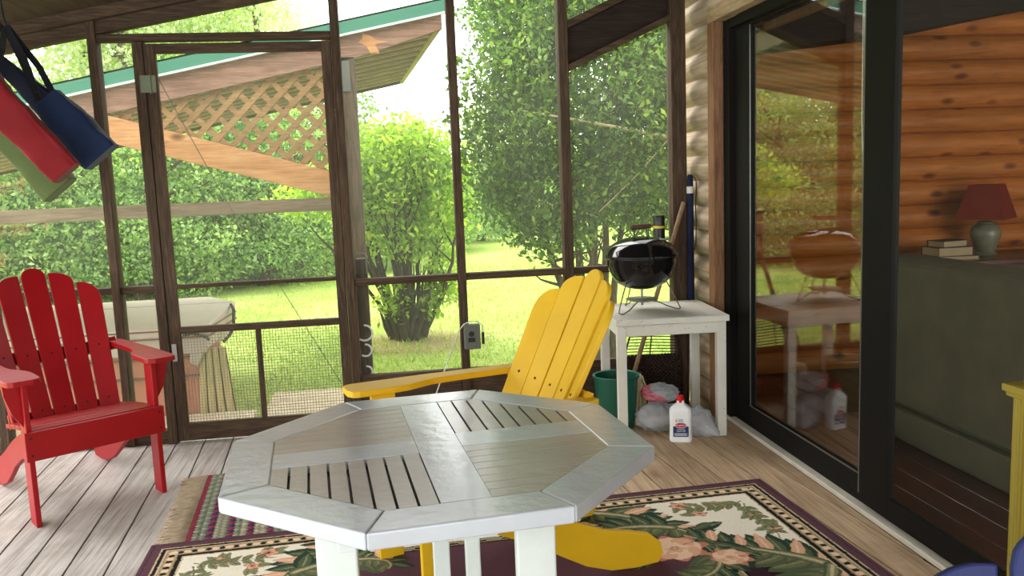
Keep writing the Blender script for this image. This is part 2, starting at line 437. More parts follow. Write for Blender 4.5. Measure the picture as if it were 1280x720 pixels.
# ------------------------------------------------------------------ ground
gx = np.linspace(-26, 34, 121); gy = np.linspace(3.0, 62, 119)
GX, GY = np.meshgrid(gx, gy)
GZ = -.45 + .05*np.sin(GX*.7+1)*np.sin(GY*.5) * np.clip((GY-6)/6, 0, 1)
GZ = GZ + np.clip((GY-24)/20, 0, 2)*np.clip((GX-2)/10, 0, 2)*.55
def gz(x, y):
    i = int(np.clip((x+26)/.5, 0, 119)); j = int(np.clip((y-3)/.5, 0, 117)); return float(GZ[j, i])
idx = np.arange(GX.size).reshape(GX.shape)
Fq = np.stack([idx[:-1,:-1], idx[:-1,1:], idx[1:,1:], idx[1:,:-1]], -1).reshape(-1, 4)
def lawnmat():
    m, n, l, out = nt('lawn'); b = bsdf(n, l, out, .9, 0, .1)
    v = mapping(n, l)
    t = noise(n, l, v, .55, 4, .6); t2 = noise(n, l, v, 14, 4, .7)
    r = ramp(n, [(.3, s2l((124,150,66))), (.5, s2l((152,174,86))), (.7, s2l((174,190,108)))]); l.new(t.outputs[0], r.inputs[0])
    r2_ = ramp(n, [(.3, (.62,.66,.6)), (.7, (1.15,1.12,1.0))]); l.new(t2.outputs[0], r2_.inputs[0])
    c = mix(n, l, 1.0, r.outputs[0], r2_.outputs[0], 'MULTIPLY')
    # bare litter near the shrub
    sp = n.new('ShaderNodeVectorMath'); sp.operation = 'DISTANCE'; sp.inputs[1].default_value = (.25,10.0,-.45); l.new(v, sp.inputs[0])
    s3 = noise(n, l, v, 2.2, 4, .7)
    ma = n.new('ShaderNodeMath'); ma.operation = 'MULTIPLY_ADD'; ma.inputs[1].default_value = -1.2; l.new(s3.outputs[0], ma.inputs[0]); l.new(sp.outputs[1], ma.inputs[2])
    rr = ramp(n, [(.0, (1,1,1)), (.35, (0,0,0))]); l.new(ma.outputs[0], rr.inputs[0])
    c = mix(n, l, rr.outputs[0], c, s2l((140,128,84)))
    l.new(c, b.inputs['Base Color']); bump(n, l, t2.outputs[0], b, .6, .05)
    return m
M['lawn'] = lawnmat()
g = np_mesh('ground', np.stack([GX, GY, GZ], -1).reshape(-1, 3), Fq, M['lawn'], smooth=True); struct(g)

def grass_blades(nb):
    # denser near the porch
    y = 5.6 + 13*rng.random(nb)**1.7; x = (rng.random(nb)*2-1)*(1.2+y*.62) + .14*y
    ok = ~((y > 6.6) & (y < 7.65) & (x > -1.2) & (x < .06)) & ~((y > 6.6) & (y < 7.1) & (x > -3.7) & (x < -1.1)) & ~((x < -1.3) & (y > 6.9) & (y < 9.2))
    x, y = x[ok], y[ok]; k = len(x)
    h = .03+.045*rng.random(k); a = rng.random(k)*2*PI; w = .006+.006*rng.random(k)
    lean = (rng.random((k,2))-.5)*.09
    bx, by = np.cos(a)*w, np.sin(a)*w
    z0 = np.array([gz(q, r) for q, r in zip(x, y)])-.012
    V = np.empty((k,3,3)); V[:,0] = np.stack([x-bx, y-by, z0], 1); V[:,1] = np.stack([x+bx, y+by, z0], 1)
    V[:,2] = np.stack([x+lean[:,0], y+lean[:,1], z0+h], 1)
    return V.reshape(-1,3), np.arange(k*3).reshape(-1,3)
M['blade'] = leafmat('grass_blade', [(0,(126,156,66)),(.5,(152,178,84)),(.9,(174,192,104)),(1,(192,188,122))], .35, .6)
Vg, Fg = grass_blades(70000)
gr = np_mesh('grass', Vg, Fg, M['blade'])
tag(gr, 'bright green mown grass of the yard beyond the porch', 'grass', kind='stuff')

# patio pad behind the door
M['pad'] = plain('pale_paver', (206,190,160), .85, 0, .2, .15, 8, .2, 90)
mb = MB()
for i in range(6):
    mb.box(-1.13, .02, 6.68+i*.155, 6.68+i*.155+.146, -.60, -.40)
mb.box(-3.6, -1.20, 6.72, 7.06, -.60, -.40)
struct(mb.build('path', M['pad'], bevel=.006), 'pale plank walkway on the lawn beyond the screen door')

# ------------------------------------------------------------------ screen wall
WY0, WY1 = 4.86, 4.95
def roofz(x): return 2.29 + .188*(x+1.97)       # underside of the porch ceiling
k = 0
def trim(mb, mats, label=None, bevel=.004):
    global k
    k += 1
    return struct(mb.build('trim_%d' % k, mats, bevel=bevel), label)
for x0, x1, y0, y1, zb, zt in ((-1.545,-1.500,WY0,WY1,0,None), (-1.322,-1.268,WY0,WY1,0,2.21), (-.284,-.236,WY0,WY1,0,None),
        (.355,.402,WY0,WY1,0,None), (.985,1.040,WY0,WY1,0,None), (1.645,1.735,WY0,WY1,0,None), (-2.20,-2.15,WY0,WY1,0,None), (-2.95,-2.88,WY0,WY1,0,None)):
    m_ = MB(); zt0 = zt or roofz(x0)+.02; zt1 = zt or roofz(x1)+.02
    m_.add([(x0,y0,zb),(x1,y0,zb),(x1,y1,zb),(x0,y1,zb),(x0,y0,zt0),(x1,y0,zt1),(x1,y1,zt1),(x0,y1,zt0)],
           [(0,3,2,1),(4,5,6,7),(0,1,5,4),(1,2,6,5),(2,3,7,6),(3,0,4,7)])
    trim(m_, M['frame'])
def rail(x0, x1, z0, z1, y0=WY0+.012, y1=WY1-.012, zr=None):
    m_ = MB(); a, b_ = (z0, z1), (z0+(zr or 0), z1+(zr or 0))
    m_.add([(x0,y0,a[0]),(x1,y0,b_[0]),(x1,y1,b_[0]),(x0,y1,a[0]),(x0,y0,a[1]),(x1,y0,b_[1]),(x1,y1,b_[1]),(x0,y1,a[1])],
           [(0,3,2,1),(4,5,6,7),(0,1,5,4),(1,2,6,5),(2,3,7,6),(3,0,4,7)])
    return trim(m_, M['framex'])
rail(-1.500, -.284, 2.212, 2.252)                       # header over the door
for a, b_ in ((-2.88,-2.20),(-2.15,-1.545),(-1.500,-1.322)):
    rail(a, b_, .862, .900); rail(a, b_, .0, .075)
for a, b_ in ((-.236,.355),(.402,.985),(1.040,1.645)):
    rail(a, b_, .838, .876); rail(a, b_, .27, .312, WY0+.02, WY1-.02)
    m_ = MB(); m_.box(a, b_, WY0+.03, WY0+.05, 0, .27); trim(m_, M['framex'])
# sloped plate below the ceiling
m_ = MB()
xs = (-2.95, 1.735)
for lo, hi, y0, y1 in ((-.125,-.052,WY0+.015,WY1),(-.06,.02,WY0-.035,WY0+.014)):
    m_ = MB()
    m_.add([(xs[0],y0,roofz(xs[0])+lo),(xs[1],y0,roofz(xs[1])+lo),(xs[1],y1,roofz(xs[1])+lo),(xs[0],y1,roofz(xs[0])+lo),
            (xs[0],y0,roofz(xs[0])+hi),(xs[1],y0,roofz(xs[1])+hi),(xs[1],y1,roofz(xs[1])+hi),(xs[0],y1,roofz(xs[0])+hi)],
           [(0,3,2,1),(4,5,6,7),(0,1,5,4),(1,2,6,5),(2,3,7,6),(3,0,4,7)])
    trim(m_, M['framex'])
# boarded eave band between the last two posts
xa, xb = 1.040, 1.645
def slant(z0, s, h, y0, y1, mat_, label=None):
    m_ = MB()
    za, zb = z0, z0+s*(xb-xa)
    m_.add([(xa,y0,za),(xb,y0,zb),(xb,y1,zb),(xa,y1,za),(xa,y0,za+h),(xb,y0,zb+h),(xb,y1,zb+h),(xa,y1,za+h)],
           [(0,3,2,1),(4,5,6,7),(0,1,5,4),(1,2,6,5),(2,3,7,6),(3,0,4,7)])
    return trim(m_, mat_, label)
M['dark_board'] = wood('dark_stained_board', (34,25,20), (46,34,27), (58,43,35), 'x', .85, 1, .1)
slant(2.005, .45, .040, WY0+.005, WY1-.01, M['framex'])
slant(2.045, .45, .200, WY0+.045, WY1-.015, M['dark_board'], 'dark slanted board band high up at the right of the screens')
slant(2.245, .45, .045, WY0+.005, WY1-.01, M['framex'])

# screens, one panel for each opening
sn_ = 0
def screen(poly, mat_=None, y=WY1-.03):
    global sn_
    sn_ += 1
    m_ = MB(); m_.prism([(z, x) for x, z in poly], y, y+.0012, axis='y')
    return struct(m_.build('window_%d' % sn_, mat_ or M['screen']))
def bay(x0, x1, z0, z1=None):
    screen([(x0,z0),(x1,z0),(x1,z1 or roofz(x1)-.11),(x0,z1 or roofz(x0)-.11)])
bay(-2.88,-2.20,.075,.862); bay(-2.88,-2.20,.90); bay(-2.15,-1.545,.075,.862); bay(-2.15,-1.545,.90)
bay(-1.500,-1.322,.075,.862); bay(-1.500,-1.322,.90,2.212); bay(-1.500,-.284,2.252)
for a, b_ in ((-.236,.355),(.402,.985),(1.040,1.645)):
    bay(a, b_, .312, .838); bay(a, b_, .876)

# ------------------------------------------------------------------ screen door
dr = bpy.data.objects.new('door_1', None); COL.objects.link(dr); dr.location = (-1.264, WY0+.002, 0.012)
struct(dr, 'weathered wooden screen door with wire mesh in its lower third')
DW = .978; DT = 2.185
def dpart(name, x0, x1, z0, z1, y0=0, y1=.034, mat_=None):
    m_ = MB(); m_.box(x0, x1, y0, y1, z0, z1); return m_.build(name, mat_ or M['frame'], dr, bevel=.003)
dpart('stile', 0, .058, 0, DT); dpart('stile', DW-.052, DW, 0, DT)
dpart('rail', .058, DW-.052, DT-.052, DT, mat_=M['framex']); dpart('rail', .058, DW-.052, 0, .10, mat_=M['framex'])
dpart('rail', .058, DW-.052, .866, .888, mat_=M['framex']); dpart('rail', .058, DW-.052, .612, .650, mat_=M['framex'])
dpart('stile', .462, .490, .10, .612)
m_ = MB(); m_.box(.05, DW-.045, .020, .0212, .62, DT-.045); m_.build('screen', M['screen'], dr)
m_ = MB(); m_.box(.05, DW-.045, .026, .0272, .09, .62); m_.build('screen', M['screen'], dr)
m_ = MB(); st = .0165
for i in range(int((DW-.11)/st)+1):
    x = .058+i*st; m_.box(x-.0011, x+.0011, .0170, .0188, .10, .615)
for i in range(int(.512/st)+1):
    z = .10+i*st; m_.box(.058, DW-.052, .0158, .0170, z-.0011, z+.0011)
m_.build('wire_mesh', M['wire'], dr)
m_ = MB(); m_.tube([(.055,.004,2.02),(.35,.002,1.36),(DW-.06,.004,.27)], .0022, 6); m_.build('brace_wire', M['wire'], dr)
M['hinge'] = plain('painted_green_grey_hinge', (112,118,96), .5, .5)
m_ = MB(); m_.box(-.030,.022,-.004,.002,1.93,2.02); m_.box(.026,.05,-.004,.002,1.93,2.02); m_.tube([(.024,-.004,1.925),(.024,-.004,2.025)], .005, 8)
m_.build('hinge', M['hinge'], dr)
m_ = MB(); m_.box(.008,.034,-.006,.0,.46,.56); m_.build('door_plate', M['steel'], dr, bevel=.002)
# ------------------------------------------------------------------ ceiling of the porch
m_ = MB()
def slab(x0, x1, y0, y1, t):
    m_.add([(x0,y0,roofz(x0)),(x1,y0,roofz(x1)),(x1,y1,roofz(x1)),(x0,y1,roofz(x0)),(x0,y0,roofz(x0)+t),(x1,y0,roofz(x1)+t),(x1,y1,roofz(x1)+t),(x0,y1,roofz(x0)+t)],
           [(0,3,2,1),(4,5,6,7),(0,1,5,4),(1,2,6,5),(2,3,7,6),(3,0,4,7)])
slab(-3.1, 2.1, -1.6, 5.2, .12)
struct(m_.build('ceiling', M['ceiling']), 'brown boarded porch ceiling sloping up to the house')

# ------------------------------------------------------------------ log wall of the house
def log_strip(name, axis, a0, a1, face, back, z0, z1, seam, pitch_, mat_, sgn, bulge=.045, nseg=10):
    """a wall of half round logs; face is the coordinate of the seams, bulging by sgn*bulge"""
    m_ = MB(); kk = math.floor((z0-seam)/pitch_)
    z = seam+kk*pitch_
    while z < z1-1e-4:
        lo, hi = max(z, z0), min(z+pitch_, z1)
        pts = []
        for i in range(nseg+1):
            t = (lo+(hi-lo)*i/nseg-z)/pitch_
            pts.append((face+sgn*bulge*(1-abs(2*t-1)**2.1), lo+(hi-lo)*i/nseg))
        pts += [(back, hi), (back, lo)]
        if axis == 'y': m_.prism([(zz, xx) for xx, zz in pts], a0, a1, axis='y')
        else: m_.prism([(yy, zz) for yy, zz in pts], a0, a1, axis='x')
        z += pitch_
    return struct(m_.build(name, mat_, smooth='auto'))
SEAM, LP = 1.059, .148
log_strip('wall_right', 'y', 4.63, 5.12, 1.825, 1.95, -.10, 3.1, SEAM, LP, M['log_out'], -1)
log_strip('wall_right_over_door', 'y', 1.42, 4.63, 1.825, 1.95, 2.30, 3.1, SEAM, LP, M['log_out'], -1)
log_strip('wall_right_near', 'y', -7.0, 1.42, 1.825, 1.95, -.10, 3.1, SEAM, LP, M['log_out'], -1)
m_ = MB(); m_.box(1.83,1.95,1.42,4.63,-.2,.012); struct(m_.build('wall_right_footing', M['deck_seam']))
# casing of the sliding door
m_ = MB(); m_.box(1.775,1.835,4.545,4.63,0,2.215); trim(m_, M['trim_brown'])
m_ = MB(); m_.box(1.775,1.835,1.42,4.63,2.215,2.30); trim(m_, M['trim_tan'])
m_ = MB(); m_.box(1.775,1.835,1.42,1.50,0,2.215); trim(m_, M['trim_brown'])
# sliding door
sd_ = bpy.data.objects.new('door_2', None); COL.objects.link(sd_); sd_.location = (1.83, 1.5, 0); struct(sd_, 'dark framed sliding glass door beside the log wall')
def sp(name, y0, y1, z0, z1, x0, x1, mat_, bevel=.003):
    m_ = MB(); m_.box(x0-1.83, x1-1.83, y0-1.5, y1-1.5, z0, z1); return m_.build(name, mat_, sd_, bevel=bevel)
sp('sill', 1.5, 4.545, .0, .022, 1.826, 1.868, M['sill'])
sp('frame', 4.47, 4.545, .022, 2.215, 1.835, 1.945, M['black_metal']); sp('frame', 1.5, 1.56, .022, 2.215, 1.835, 1.945, M['black_metal'])
sp('frame', 1.56, 4.47, 2.165, 2.215, 1.835, 1.945, M['black_metal']); sp('track', 1.56, 4.47, .012, .05, 1.868, 1.945, M['black_metal'])
sp('track', 1.56, 3.0, .05, .062, 1.915, 1.922, M['grey_metal'], .001); sp('track', 1.56, 3.0, .05, .062, 1.938, 1.944, M['grey_metal'], .001)
# fixed glazed leaf
def leaf(nm, y0, y1, x0, x1, z0, z1, w0, w1, wb, wt):
    f = MB()
    f.box(x0-1.83,x1-1.83,y1-w1-1.5,y1-1.5,z0,z1); f.box(x0-1.83,x1-1.83,y0-1.5,y0+w0-1.5,z0,z1)
    f.box(x0-1.83,x1-1.83,y0+w0-1.5,y1-w1-1.5,z0,z0+wb); f.box(x0-1.83,x1-1.83,y0+w0-1.5,y1-w1-1.5,z1-wt,z1)
    return f.build(nm, M['black_metal'], sd_, bevel=.003)
lf = leaf('glass_leaf', 3.135, 4.47, 1.868, 1.902, .05, 2.165, .055, .20, .085, .012)
m_ = MB(); m_.box(.052,.057,3.18-1.5,4.28-1.5,.13,2.16); m_.build('glass_pane', M['glass'], lf)
m_ = MB(); m_.box(.036,.040,3.18-1.5,4.28-1.5,.135,.141); m_.box(.036,.040,4.268-1.5,4.274-1.5,.135,2.15); m_.build('glazing_bead', M['grey_metal'], lf)
sp('weather_strip', 3.135, 3.175, .06, 2.165, 1.858, 1.869, M['grey_metal'], .001)
lf2 = leaf('screen_leaf', 1.56, 3.13, 1.836, 1.866, .05, 2.165, .06, .20, .075, .055)
m_ = MB(); m_.box(.020,.0212,1.60-1.5,2.95-1.5,.12,2.12); m_.build('insect_screen', M['screen_dark'], lf2)

# ------------------------------------------------------------------ the room behind the door
IY = 5.3
log_strip('wall_back', 'x', 1.95, 6.2, IY, IY+.15, -.05, 2.9, 1.447, .158, M['log_in'], -1, .055)
m_ = MB(); m_.box(6.2,6.3,.8,IY+.15,-.05,2.9); struct(m_.build('wall_side', M['log_in']))
M['floor_in'] = wood('dark_red_floor', (40,18,13), (70,30,22), (96,46,34), 'y', .28, .8, .25, .1, spec=.5)
m_ = MB()
for i in range(34):
    x = 1.95+i*.126
    m_.box(x+.0015, x+.1245, .8, IY, .0, .045)
struct(m_.build('floor_room', M['floor_in'], bevel=.002, seg=1))
m_ = MB(); m_.box(1.95,6.3,.8,IY+.1,2.62,2.75); struct(m_.build('ceiling_room', M['dark_board']))
m_ = MB()
x0, x1 = 1.95, 6.2
zz = lambda x: 2.085 + (.105*(x-1.95) if x < 3.3 else .142+.17*(x-3.3))
for a, b_ in ((1.95,3.3),(3.3,6.2)):
    m_.add([(a,4.95,zz(a)),(b_,4.95,zz(b_)),(b_,IY-.02,zz(b_)),(a,IY-.02,zz(a)),(a,4.95,2.7),(b_,4.95,2.7),(b_,IY-.02,2.7),(a,IY-.02,2.7)],
           [(0,3,2,1),(4,5,6,7),(0,1,5,4),(1,2,6,5),(2,3,7,6),(3,0,4,7)])
struct(m_.build('beam_room', M['dark_board']), 'dark sloped beam across the top of the orange log wall')
# ------------------------------------------------------------------ adirondack chairs (front faces -y)
def arc(cx, cy, rx, ry, a0, a1, n):
    return [(cx+rx*math.cos(rad(a0+(a1-a0)*i/n)), cy+ry*math.sin(rad(a0+(a1-a0)*i/n))) for i in range(n+1)]
STR = [(-.0,.405),(.12,.392),(.25,.360),(.40,.300),(.55,.225),(.68,.165),(.78,.140),(.86,.115),(.905,.075),(.915,.03),(.895,.0),
       (.80,.0),(.70,.012),(.60,.050),(.50,.110),(.40,.175),(.25,.245),(.10,.285),(0,.295)]
def adirondack(name, label, mat_):
    t = thing(name, label, 'chair')
    for s in (-1, 1):
        m_ = MB(); x = .268*s
        m_.box(x-.011, x+.011, 0, .092, 0, .640); m_.build('leg', mat_, t, bevel=.003)
        m_ = MB(); x = .244*s; m_.prism(STR, x-.012, x+.012, axis='x'); m_.build('stringer', mat_, t, bevel=.003)
        # arm: broad paddle at the front, waist, narrow tail at the back
        out = [(.352,-.05),(.345,-.075),(.325,-.088),(.25,-.088),(.222,-.075),(.214,-.05),(.214,.08),(.222,.14),(.242,.19),(.262,.24),(.268,.30),(.268,.60),(.282,.625),
               (.325,.625),(.336,.60),(.344,.42),(.352,.25)]
        m_ = MB(); m_.prism([(s*a, b) for a, b in out], .640, .664); m_.build('arm', mat_, t, bevel=.004)
        m_ = MB(); m_.prism([(s*.280,.632),(s*.345,.632),(s*.345,.60),(s*.322,.54),(s*.280,.455)][::s], .004, .026, m=0, axis='y') if False else None
        # corbel: tapering bracket outside the leg
        c = MB(); poly = [(s*.279,.640),(s*.344,.640),(s*.341,.585),(s*.316,.50),(s*.279,.44)]
        c.prism([(z, x) for x, z in poly], .030, .052, axis='y'); c.build('arm_bracket', mat_, t, bevel=.002)
    m_ = MB(); m_.box(-.292, .292, -.022, 0, .298, .424); ap = m_.build('apron', mat_, t, bevel=.003)
    for sx_ in (-1,1):
        for z in (.325,.40):
            m_ = MB(); m_.lathe([(0,-.002),(.005,-.002),(.005,.002),(0,.002)], 10, M=Matrix.Translation((sx_*.27,-.0225,z)) @ Matrix.Rotation(PI/2,4,'X'))
            m_.build('screw', M['screw'], ap)
    for i in range(5):
        y0 = .004+i*.092; z0 = .420-.0012*i-.052*(y0/.45)**1.5
        y1 = y0+.084; z1 = .420-.0012*i-.052*(y1/.45)**1.5
        m_ = MB(); m_.bar((-.262,(y0+y1)/2,(z0+z1)/2-.002), (.262,(y0+y1)/2,(z0+z1)/2-.002), .084, .02, up=(0,-(z1-z0),(y1-y0)))
        m_.build('seat_slat', mat_, t, bevel=.003)
    # back: five fanned slats on a shallow curve
    base = Vector((0,.455,.345)); rec = rad(26.5)
    e1 = Vector((0, math.sin(rec), math.cos(rec))); e2 = Vector((0, math.cos(rec), -math.sin(rec)))
    # (bottom centre, top centre, half widths, outer shoulder, inner top)
    SL = [(0,0,.047,.056,.745,.795),(.0985,.1215,.046,.055,.690,.760),(.195,.239,.045,.053,.575,.690)]
    for i, (b0, b1, w0, w1, sh, tp) in enumerate(SL):
        for s in ((1,) if i == 0 else (-1, 1)):
            cb, ct = b0*s, b1*s
            L = tp
            def X(u, v): return cb+(ct-cb)*v/.78 + u*(w0+(w1-w0)*v/.78)
            P = [(-1,0),(1,0)]
            if i == 0:
                P += [(1,sh-.0)] + [(math.cos(rad(a)), sh+(tp-sh)*math.sin(rad(a))) for a in range(10,171,10)] + [(-1,sh)]
            elif s == 1:
                P += [(1,sh)] + [(-1+2*math.cos(rad(a)), sh+(tp-sh)*math.sin(rad(a))) for a in range(10,86,8)] + [(-1,tp)]
            else:
                P += [(1,tp)] + [(1-2*math.cos(rad(a)), sh+(tp-sh)*math.sin(rad(a))) for a in range(86,9,-8)] + [(-1,sh)]
            th = rad(10.5)*i*s            # slats turn in towards the middle
            m_ = MB(); n = len(P); front = []; back = []
            for u, v in P:
                x = X(u, v); dx = x-(cb+(ct-cb)*v/.78)
                fwd = .030*(i/2)**1.6 + abs(0)     # outer slats stand forward
                p = base + e1*v + Vector((1,0,0))*(cb+(ct-cb)*v/.78 + dx*math.cos(th)) - e2*(fwd + dx*math.sin(th)*1.0)
                nrm = (e2*math.cos(th) + Vector((1,0,0))*math.sin(th))
                front.append(p); back.append(p+nrm*.019)
            vs = front+back
            fs = [tuple(range(n)), tuple(range(2*n-1,n-1,-1))] + [(j+n,(j+1)%n+n,(j+1)%n,j) for j in range(n)]
            m_.add(vs, fs)
            sl = m_.build('back_slat', mat_, t, bevel=.0035)
            for v in (.055,.335):
                m_ = MB()
                p = base+e1*v+Vector((1,0,0))*(cb+(ct-cb)*v/.78)-e2*(.030*(i/2)**1.6+.001)
                m_.lathe([(0,-.0015),(.005,-.0015),(.005,.0015),(0,.0015)], 10, M=Matrix.Translation(p) @ e2.to_track_quat('Z','Y').to_matrix().to_4x4())
                m_.build('screw', M['screw'], sl)
    for v, w, nm in ((.03,.245,'back_rail'),(.335,.30,'back_rail')):
        m_ = MB(); N = 10; pts = []
        c = base+e1*v+e2*.019
        prof = [(x, -.030*(abs(x)/.23)**1.6) for x in [w*(-1+2*q/N) for q in range(N+1)]]
        vs = []
        for x, y in prof:
            for dv, de in ((-.032,.0),(.032,.0),(.032,.022),(-.032,.022)):
                p = c+e1*dv+e2*(de+y+.002)+Vector((x,0,0)); vs.append(p)
        fs = [(q*4+j, (q+1)*4+j, (q+1)*4+(j+1)%4, q*4+(j+1)%4) for q in range(N) for j in range(4)] + [(3,2,1,0), (N*4,N*4+1,N*4+2,N*4+3)]
        m_.add(vs, fs); m_.build(nm, mat_, t, bevel=.003)
    return t
red = adirondack('adirondack_chair', 'red slatted adirondack chair beside the screen door', M['red'])
red.location = (-1.360, 3.905, 0); red.rotation_euler.z = rad(35)
yel = adirondack('adirondack_chair', 'yellow slatted adirondack chair tucked behind the octagonal table', M['yellow'])
yel.location = (-.045, 2.825, .015); yel.rotation_euler.z = rad(-74)
blu = adirondack('adirondack_chair', 'navy blue adirondack chair whose back tops show at the lower right corner', M['navy_chair'])
blu.location = (.348, .110, 0); blu.rotation_euler.z = rad(-37)

# ------------------------------------------------------------------ octagonal table
OC = (.0782, 2.1488); OR = .5637; OPH = 3.44; OZ = .74
tb = thing('octagonal_table', 'grey white octagonal slatted wooden table in the middle of the porch', 'table', (OC[0], OC[1], .015))
OV = [Vector((OR*math.cos(OPH+k_*PI/4), -OR*math.sin(OPH+k_*PI/4), 0)) for k_ in range(8)]
d1 = ((OV[1]+OV[2])/2-(OV[5]+OV[6])/2).normalized(); d2 = Vector((d1.y,-d1.x,0))     # d1 away from the front edge, d2 to the right
zt = OZ-.015; zb = zt-.038
def toxy(a, b): return (d2*a+d1*b)
RW = .110; apo = OR*math.cos(PI/8)
m_ = MB()
for k_ in range(8):
    a, b = OV[k_], OV[(k_+1)%8]
    f = (apo-RW)/apo; g_ = .9985
    aa, bb = a*1.0, b*1.0
    e = (b-a).normalized()*.0006
    P = [a+e, b-e, b*f-e, a*f+e]
    m_.prism([(p.x,p.y) for p in P], zb, zt)
rim = m_.build('rim', [M['table_grey']], tb, bevel=.005, seg=3)
inner = [(v.dot(d2)*(apo-RW)/apo, v.dot(d1)*(apo-RW)/apo) for v in OV]
def clip_poly(P, Q):
    """clip polygon P by the convex polygon Q"""
    n = len(Q); ar = sum(Q[i][0]*Q[(i+1)%n][1]-Q[(i+1)%n][0]*Q[i][1] for i in range(n))
    if ar < 0: Q = Q[::-1]
    for i in range(n):
        a, b = Q[i], Q[(i+1)%n]; out = []
        side = lambda p: (b[0]-a[0])*(p[1]-a[1])-(b[1]-a[1])*(p[0]-a[0])
        for j in range(len(P)):
            p, q = P[j], P[(j+1)%len(P)]; sp_, sq = side(p), side(q)
            if sp_ >= 0: out.append(p)
            if sp_*sq < 0:
                t = sp_/(sp_-sq); out.append((p[0]+(q[0]-p[0])*t, p[1]+(q[1]-p[1])*t))
        P = out
        if not P: break
    return P
def panel(nm, rects, mat_, z=zt-.001):
    m_ = MB()
    for a0, a1, b0, b1 in rects:
        P = clip_poly([(a0,b0),(a1,b0),(a1,b1),(a0,b1)], inner)
        if len(P) < 3: continue
        W_ = [toxy(*p) for p in P]
        m_.prism([(p.x,p.y) for p in W_], z-.022, z)
    return m_.build(nm, mat_, tb)
panel('centre_board', [(-.050, .0615, -.5, .5)], M['table_grey'], zt-.0005)
panel('cross_board', [(-.5,-.0510, -.060, .050)], M['table_grey'], zt-.0005)
panel('cross_board', [(.0625,.5, -.044, .072)], M['table_grey'], zt-.0005)
pw = .0455
panel('slatted_panel', [(-.050-(i+1)*pw+.003, -.050-i*pw-.0035, -.5,-.061) for i in range(9)], M['table_taupe'])
panel('slatted_panel', [(.0620+i*pw+.0035, .0620+(i+1)*pw-.003, .073,.5) for i in range(9)], M['table_taupe'])
panel('board_panel', [(-.5,-.051, .051+i*.046, .051+(i+1)*.046-.0028) for i in range(9)], M['table_taupe'])
panel('board_panel', [(.0625,.5, -.045-(i+1)*.046+.0028, -.045-i*.046) for i in range(9)], M['table_taupe'])
# underframe and legs
m_ = MB(); m_.prism([tuple(toxy(a,b).xy) for a, b in inner], zt-.029, zt-.0235); m_.build('slot_shade_board', M['screw'], tb)  # dark board added below the slots in place of the shade there
m_ = MB()
for a in (-.25, .25):
    p, q = toxy(a,-.38), toxy(a,.38); m_.bar((p.x,p.y,zb-.03),(q.x,q.y,zb-.03), .04, .058)
for b in (-.30, .30):
    p, q = toxy(-.23,b), toxy(.23,b); m_.bar((p.x,p.y,zb-.03),(q.x,q.y,zb-.03), .04, .058)
m_.build('underframe', M['table_side'], tb, bevel=.003)
for x0, x1, y in ((-.218,-.124,1.90),(.250,.346,1.92)):
    m_ = MB(); m_.box(x0-OC[0], x1-OC[0], y-OC[1], y+.042-OC[1], 0, zb-.001); m_.build('leg', M['table_side'], tb, bevel=.005)
for x0, x1, y in ((.062,.110,2.36),(.155,.198,2.34)):
    m_ = MB(); m_.box(x0-OC[0], x1-OC[0], y-OC[1], y+.045-OC[1], 0, zb-.001); m_.build('leg', M['table_side'], tb, bevel=.004)
m_ = MB(); m_.prism([(.135-OC[0],.40),(.255-OC[0],.40),(.235-OC[0],.335),(.150-OC[0],.335)][::1], 2.30-OC[1], 2.34-OC[1], axis='y') if False else m_.box(.135-OC[0],.245-OC[0],2.27-OC[1],2.338-OC[1],.40,.44)
m_.build('brace_block', M['table_side'], tb, bevel=.004)
# ------------------------------------------------------------------ white side table
st_ = thing('side_table', 'white worn wooden side table holding the kettle grill by the log wall', 'table', (1.440, 4.525, 0), rad(-4.0))
m_ = MB()
for i in range(6):
    x = -.302+i*.1007; m_.box(x+.0006, x+.1001, -.305, .262, .632, .660)
m_.build('table_top', M['white'], st_, bevel=.002)
m_ = MB(); m_.box(-.302,.302,-.312,-.3055,.628,.658); m_.build('edge_strip', M['white'], st_, bevel=.002)
m_ = MB()
m_.box(-.262,.262,-.285,-.265,.565,.632); m_.box(-.262,.262,.22,.24,.565,.632); m_.box(-.285,-.265,-.262,.222,.565,.632); m_.box(.265,.285,-.262,.222,.565,.632)
m_.build('apron', M['white'], st_, bevel=.002)
for x in (-.267,.267):
    for y in (-.267,.222):
        m_ = MB(); m_.box(x-.024,x+.024,y-.024,y+.024,0,.632); m_.build('leg', M['white'], st_, bevel=.003)

# ------------------------------------------------------------------ kettle grill
M['enamel'] = plain('black_enamel', (16,16,18), .09, 0, .6, .05)
M['grill_steel'] = plain('weathered_grill_steel', (120,104,90), .5, .7, .5, .2, 20)
M['ash'] = plain('ash_pan', (150,146,134), .5, .4, .5, .2, 20)
M['handle_wood'] = wood('dark_handle_wood', (58,40,28), (84,58,40), (112,82,58), 'x', .6, 3, 0)
gr_ = thing('kettle_grill', 'small black round kettle grill on wire legs on the white side table', 'grill', (1.345, 4.52, .6605), rad(12))
R0 = .195; zr = .302
bowl = [(.0,.118),(.05,.121),(.09,.131),(.13,.153),(.16,.185),(.18,.225),(.190,.265),(.193,zr-.012),(.200,zr-.004),(.197,zr),(.186,zr)]
m_ = MB(); m_.lathe(bowl, 48); m_.build('bowl', M['enamel'], gr_, smooth=True)
lid = [(.193,zr+.002),(.202,zr+.000),(.203,zr+.008),(.197,zr+.013),(.188,zr+.034),(.165,zr+.062),(.13,zr+.084),(.09,zr+.098),(.045,zr+.105),(0,zr+.107)]
m_ = MB(); m_.lathe(lid, 48); ld = m_.build('lid', M['enamel'], gr_, smooth=True)
m_ = MB(); hz = zr+.107
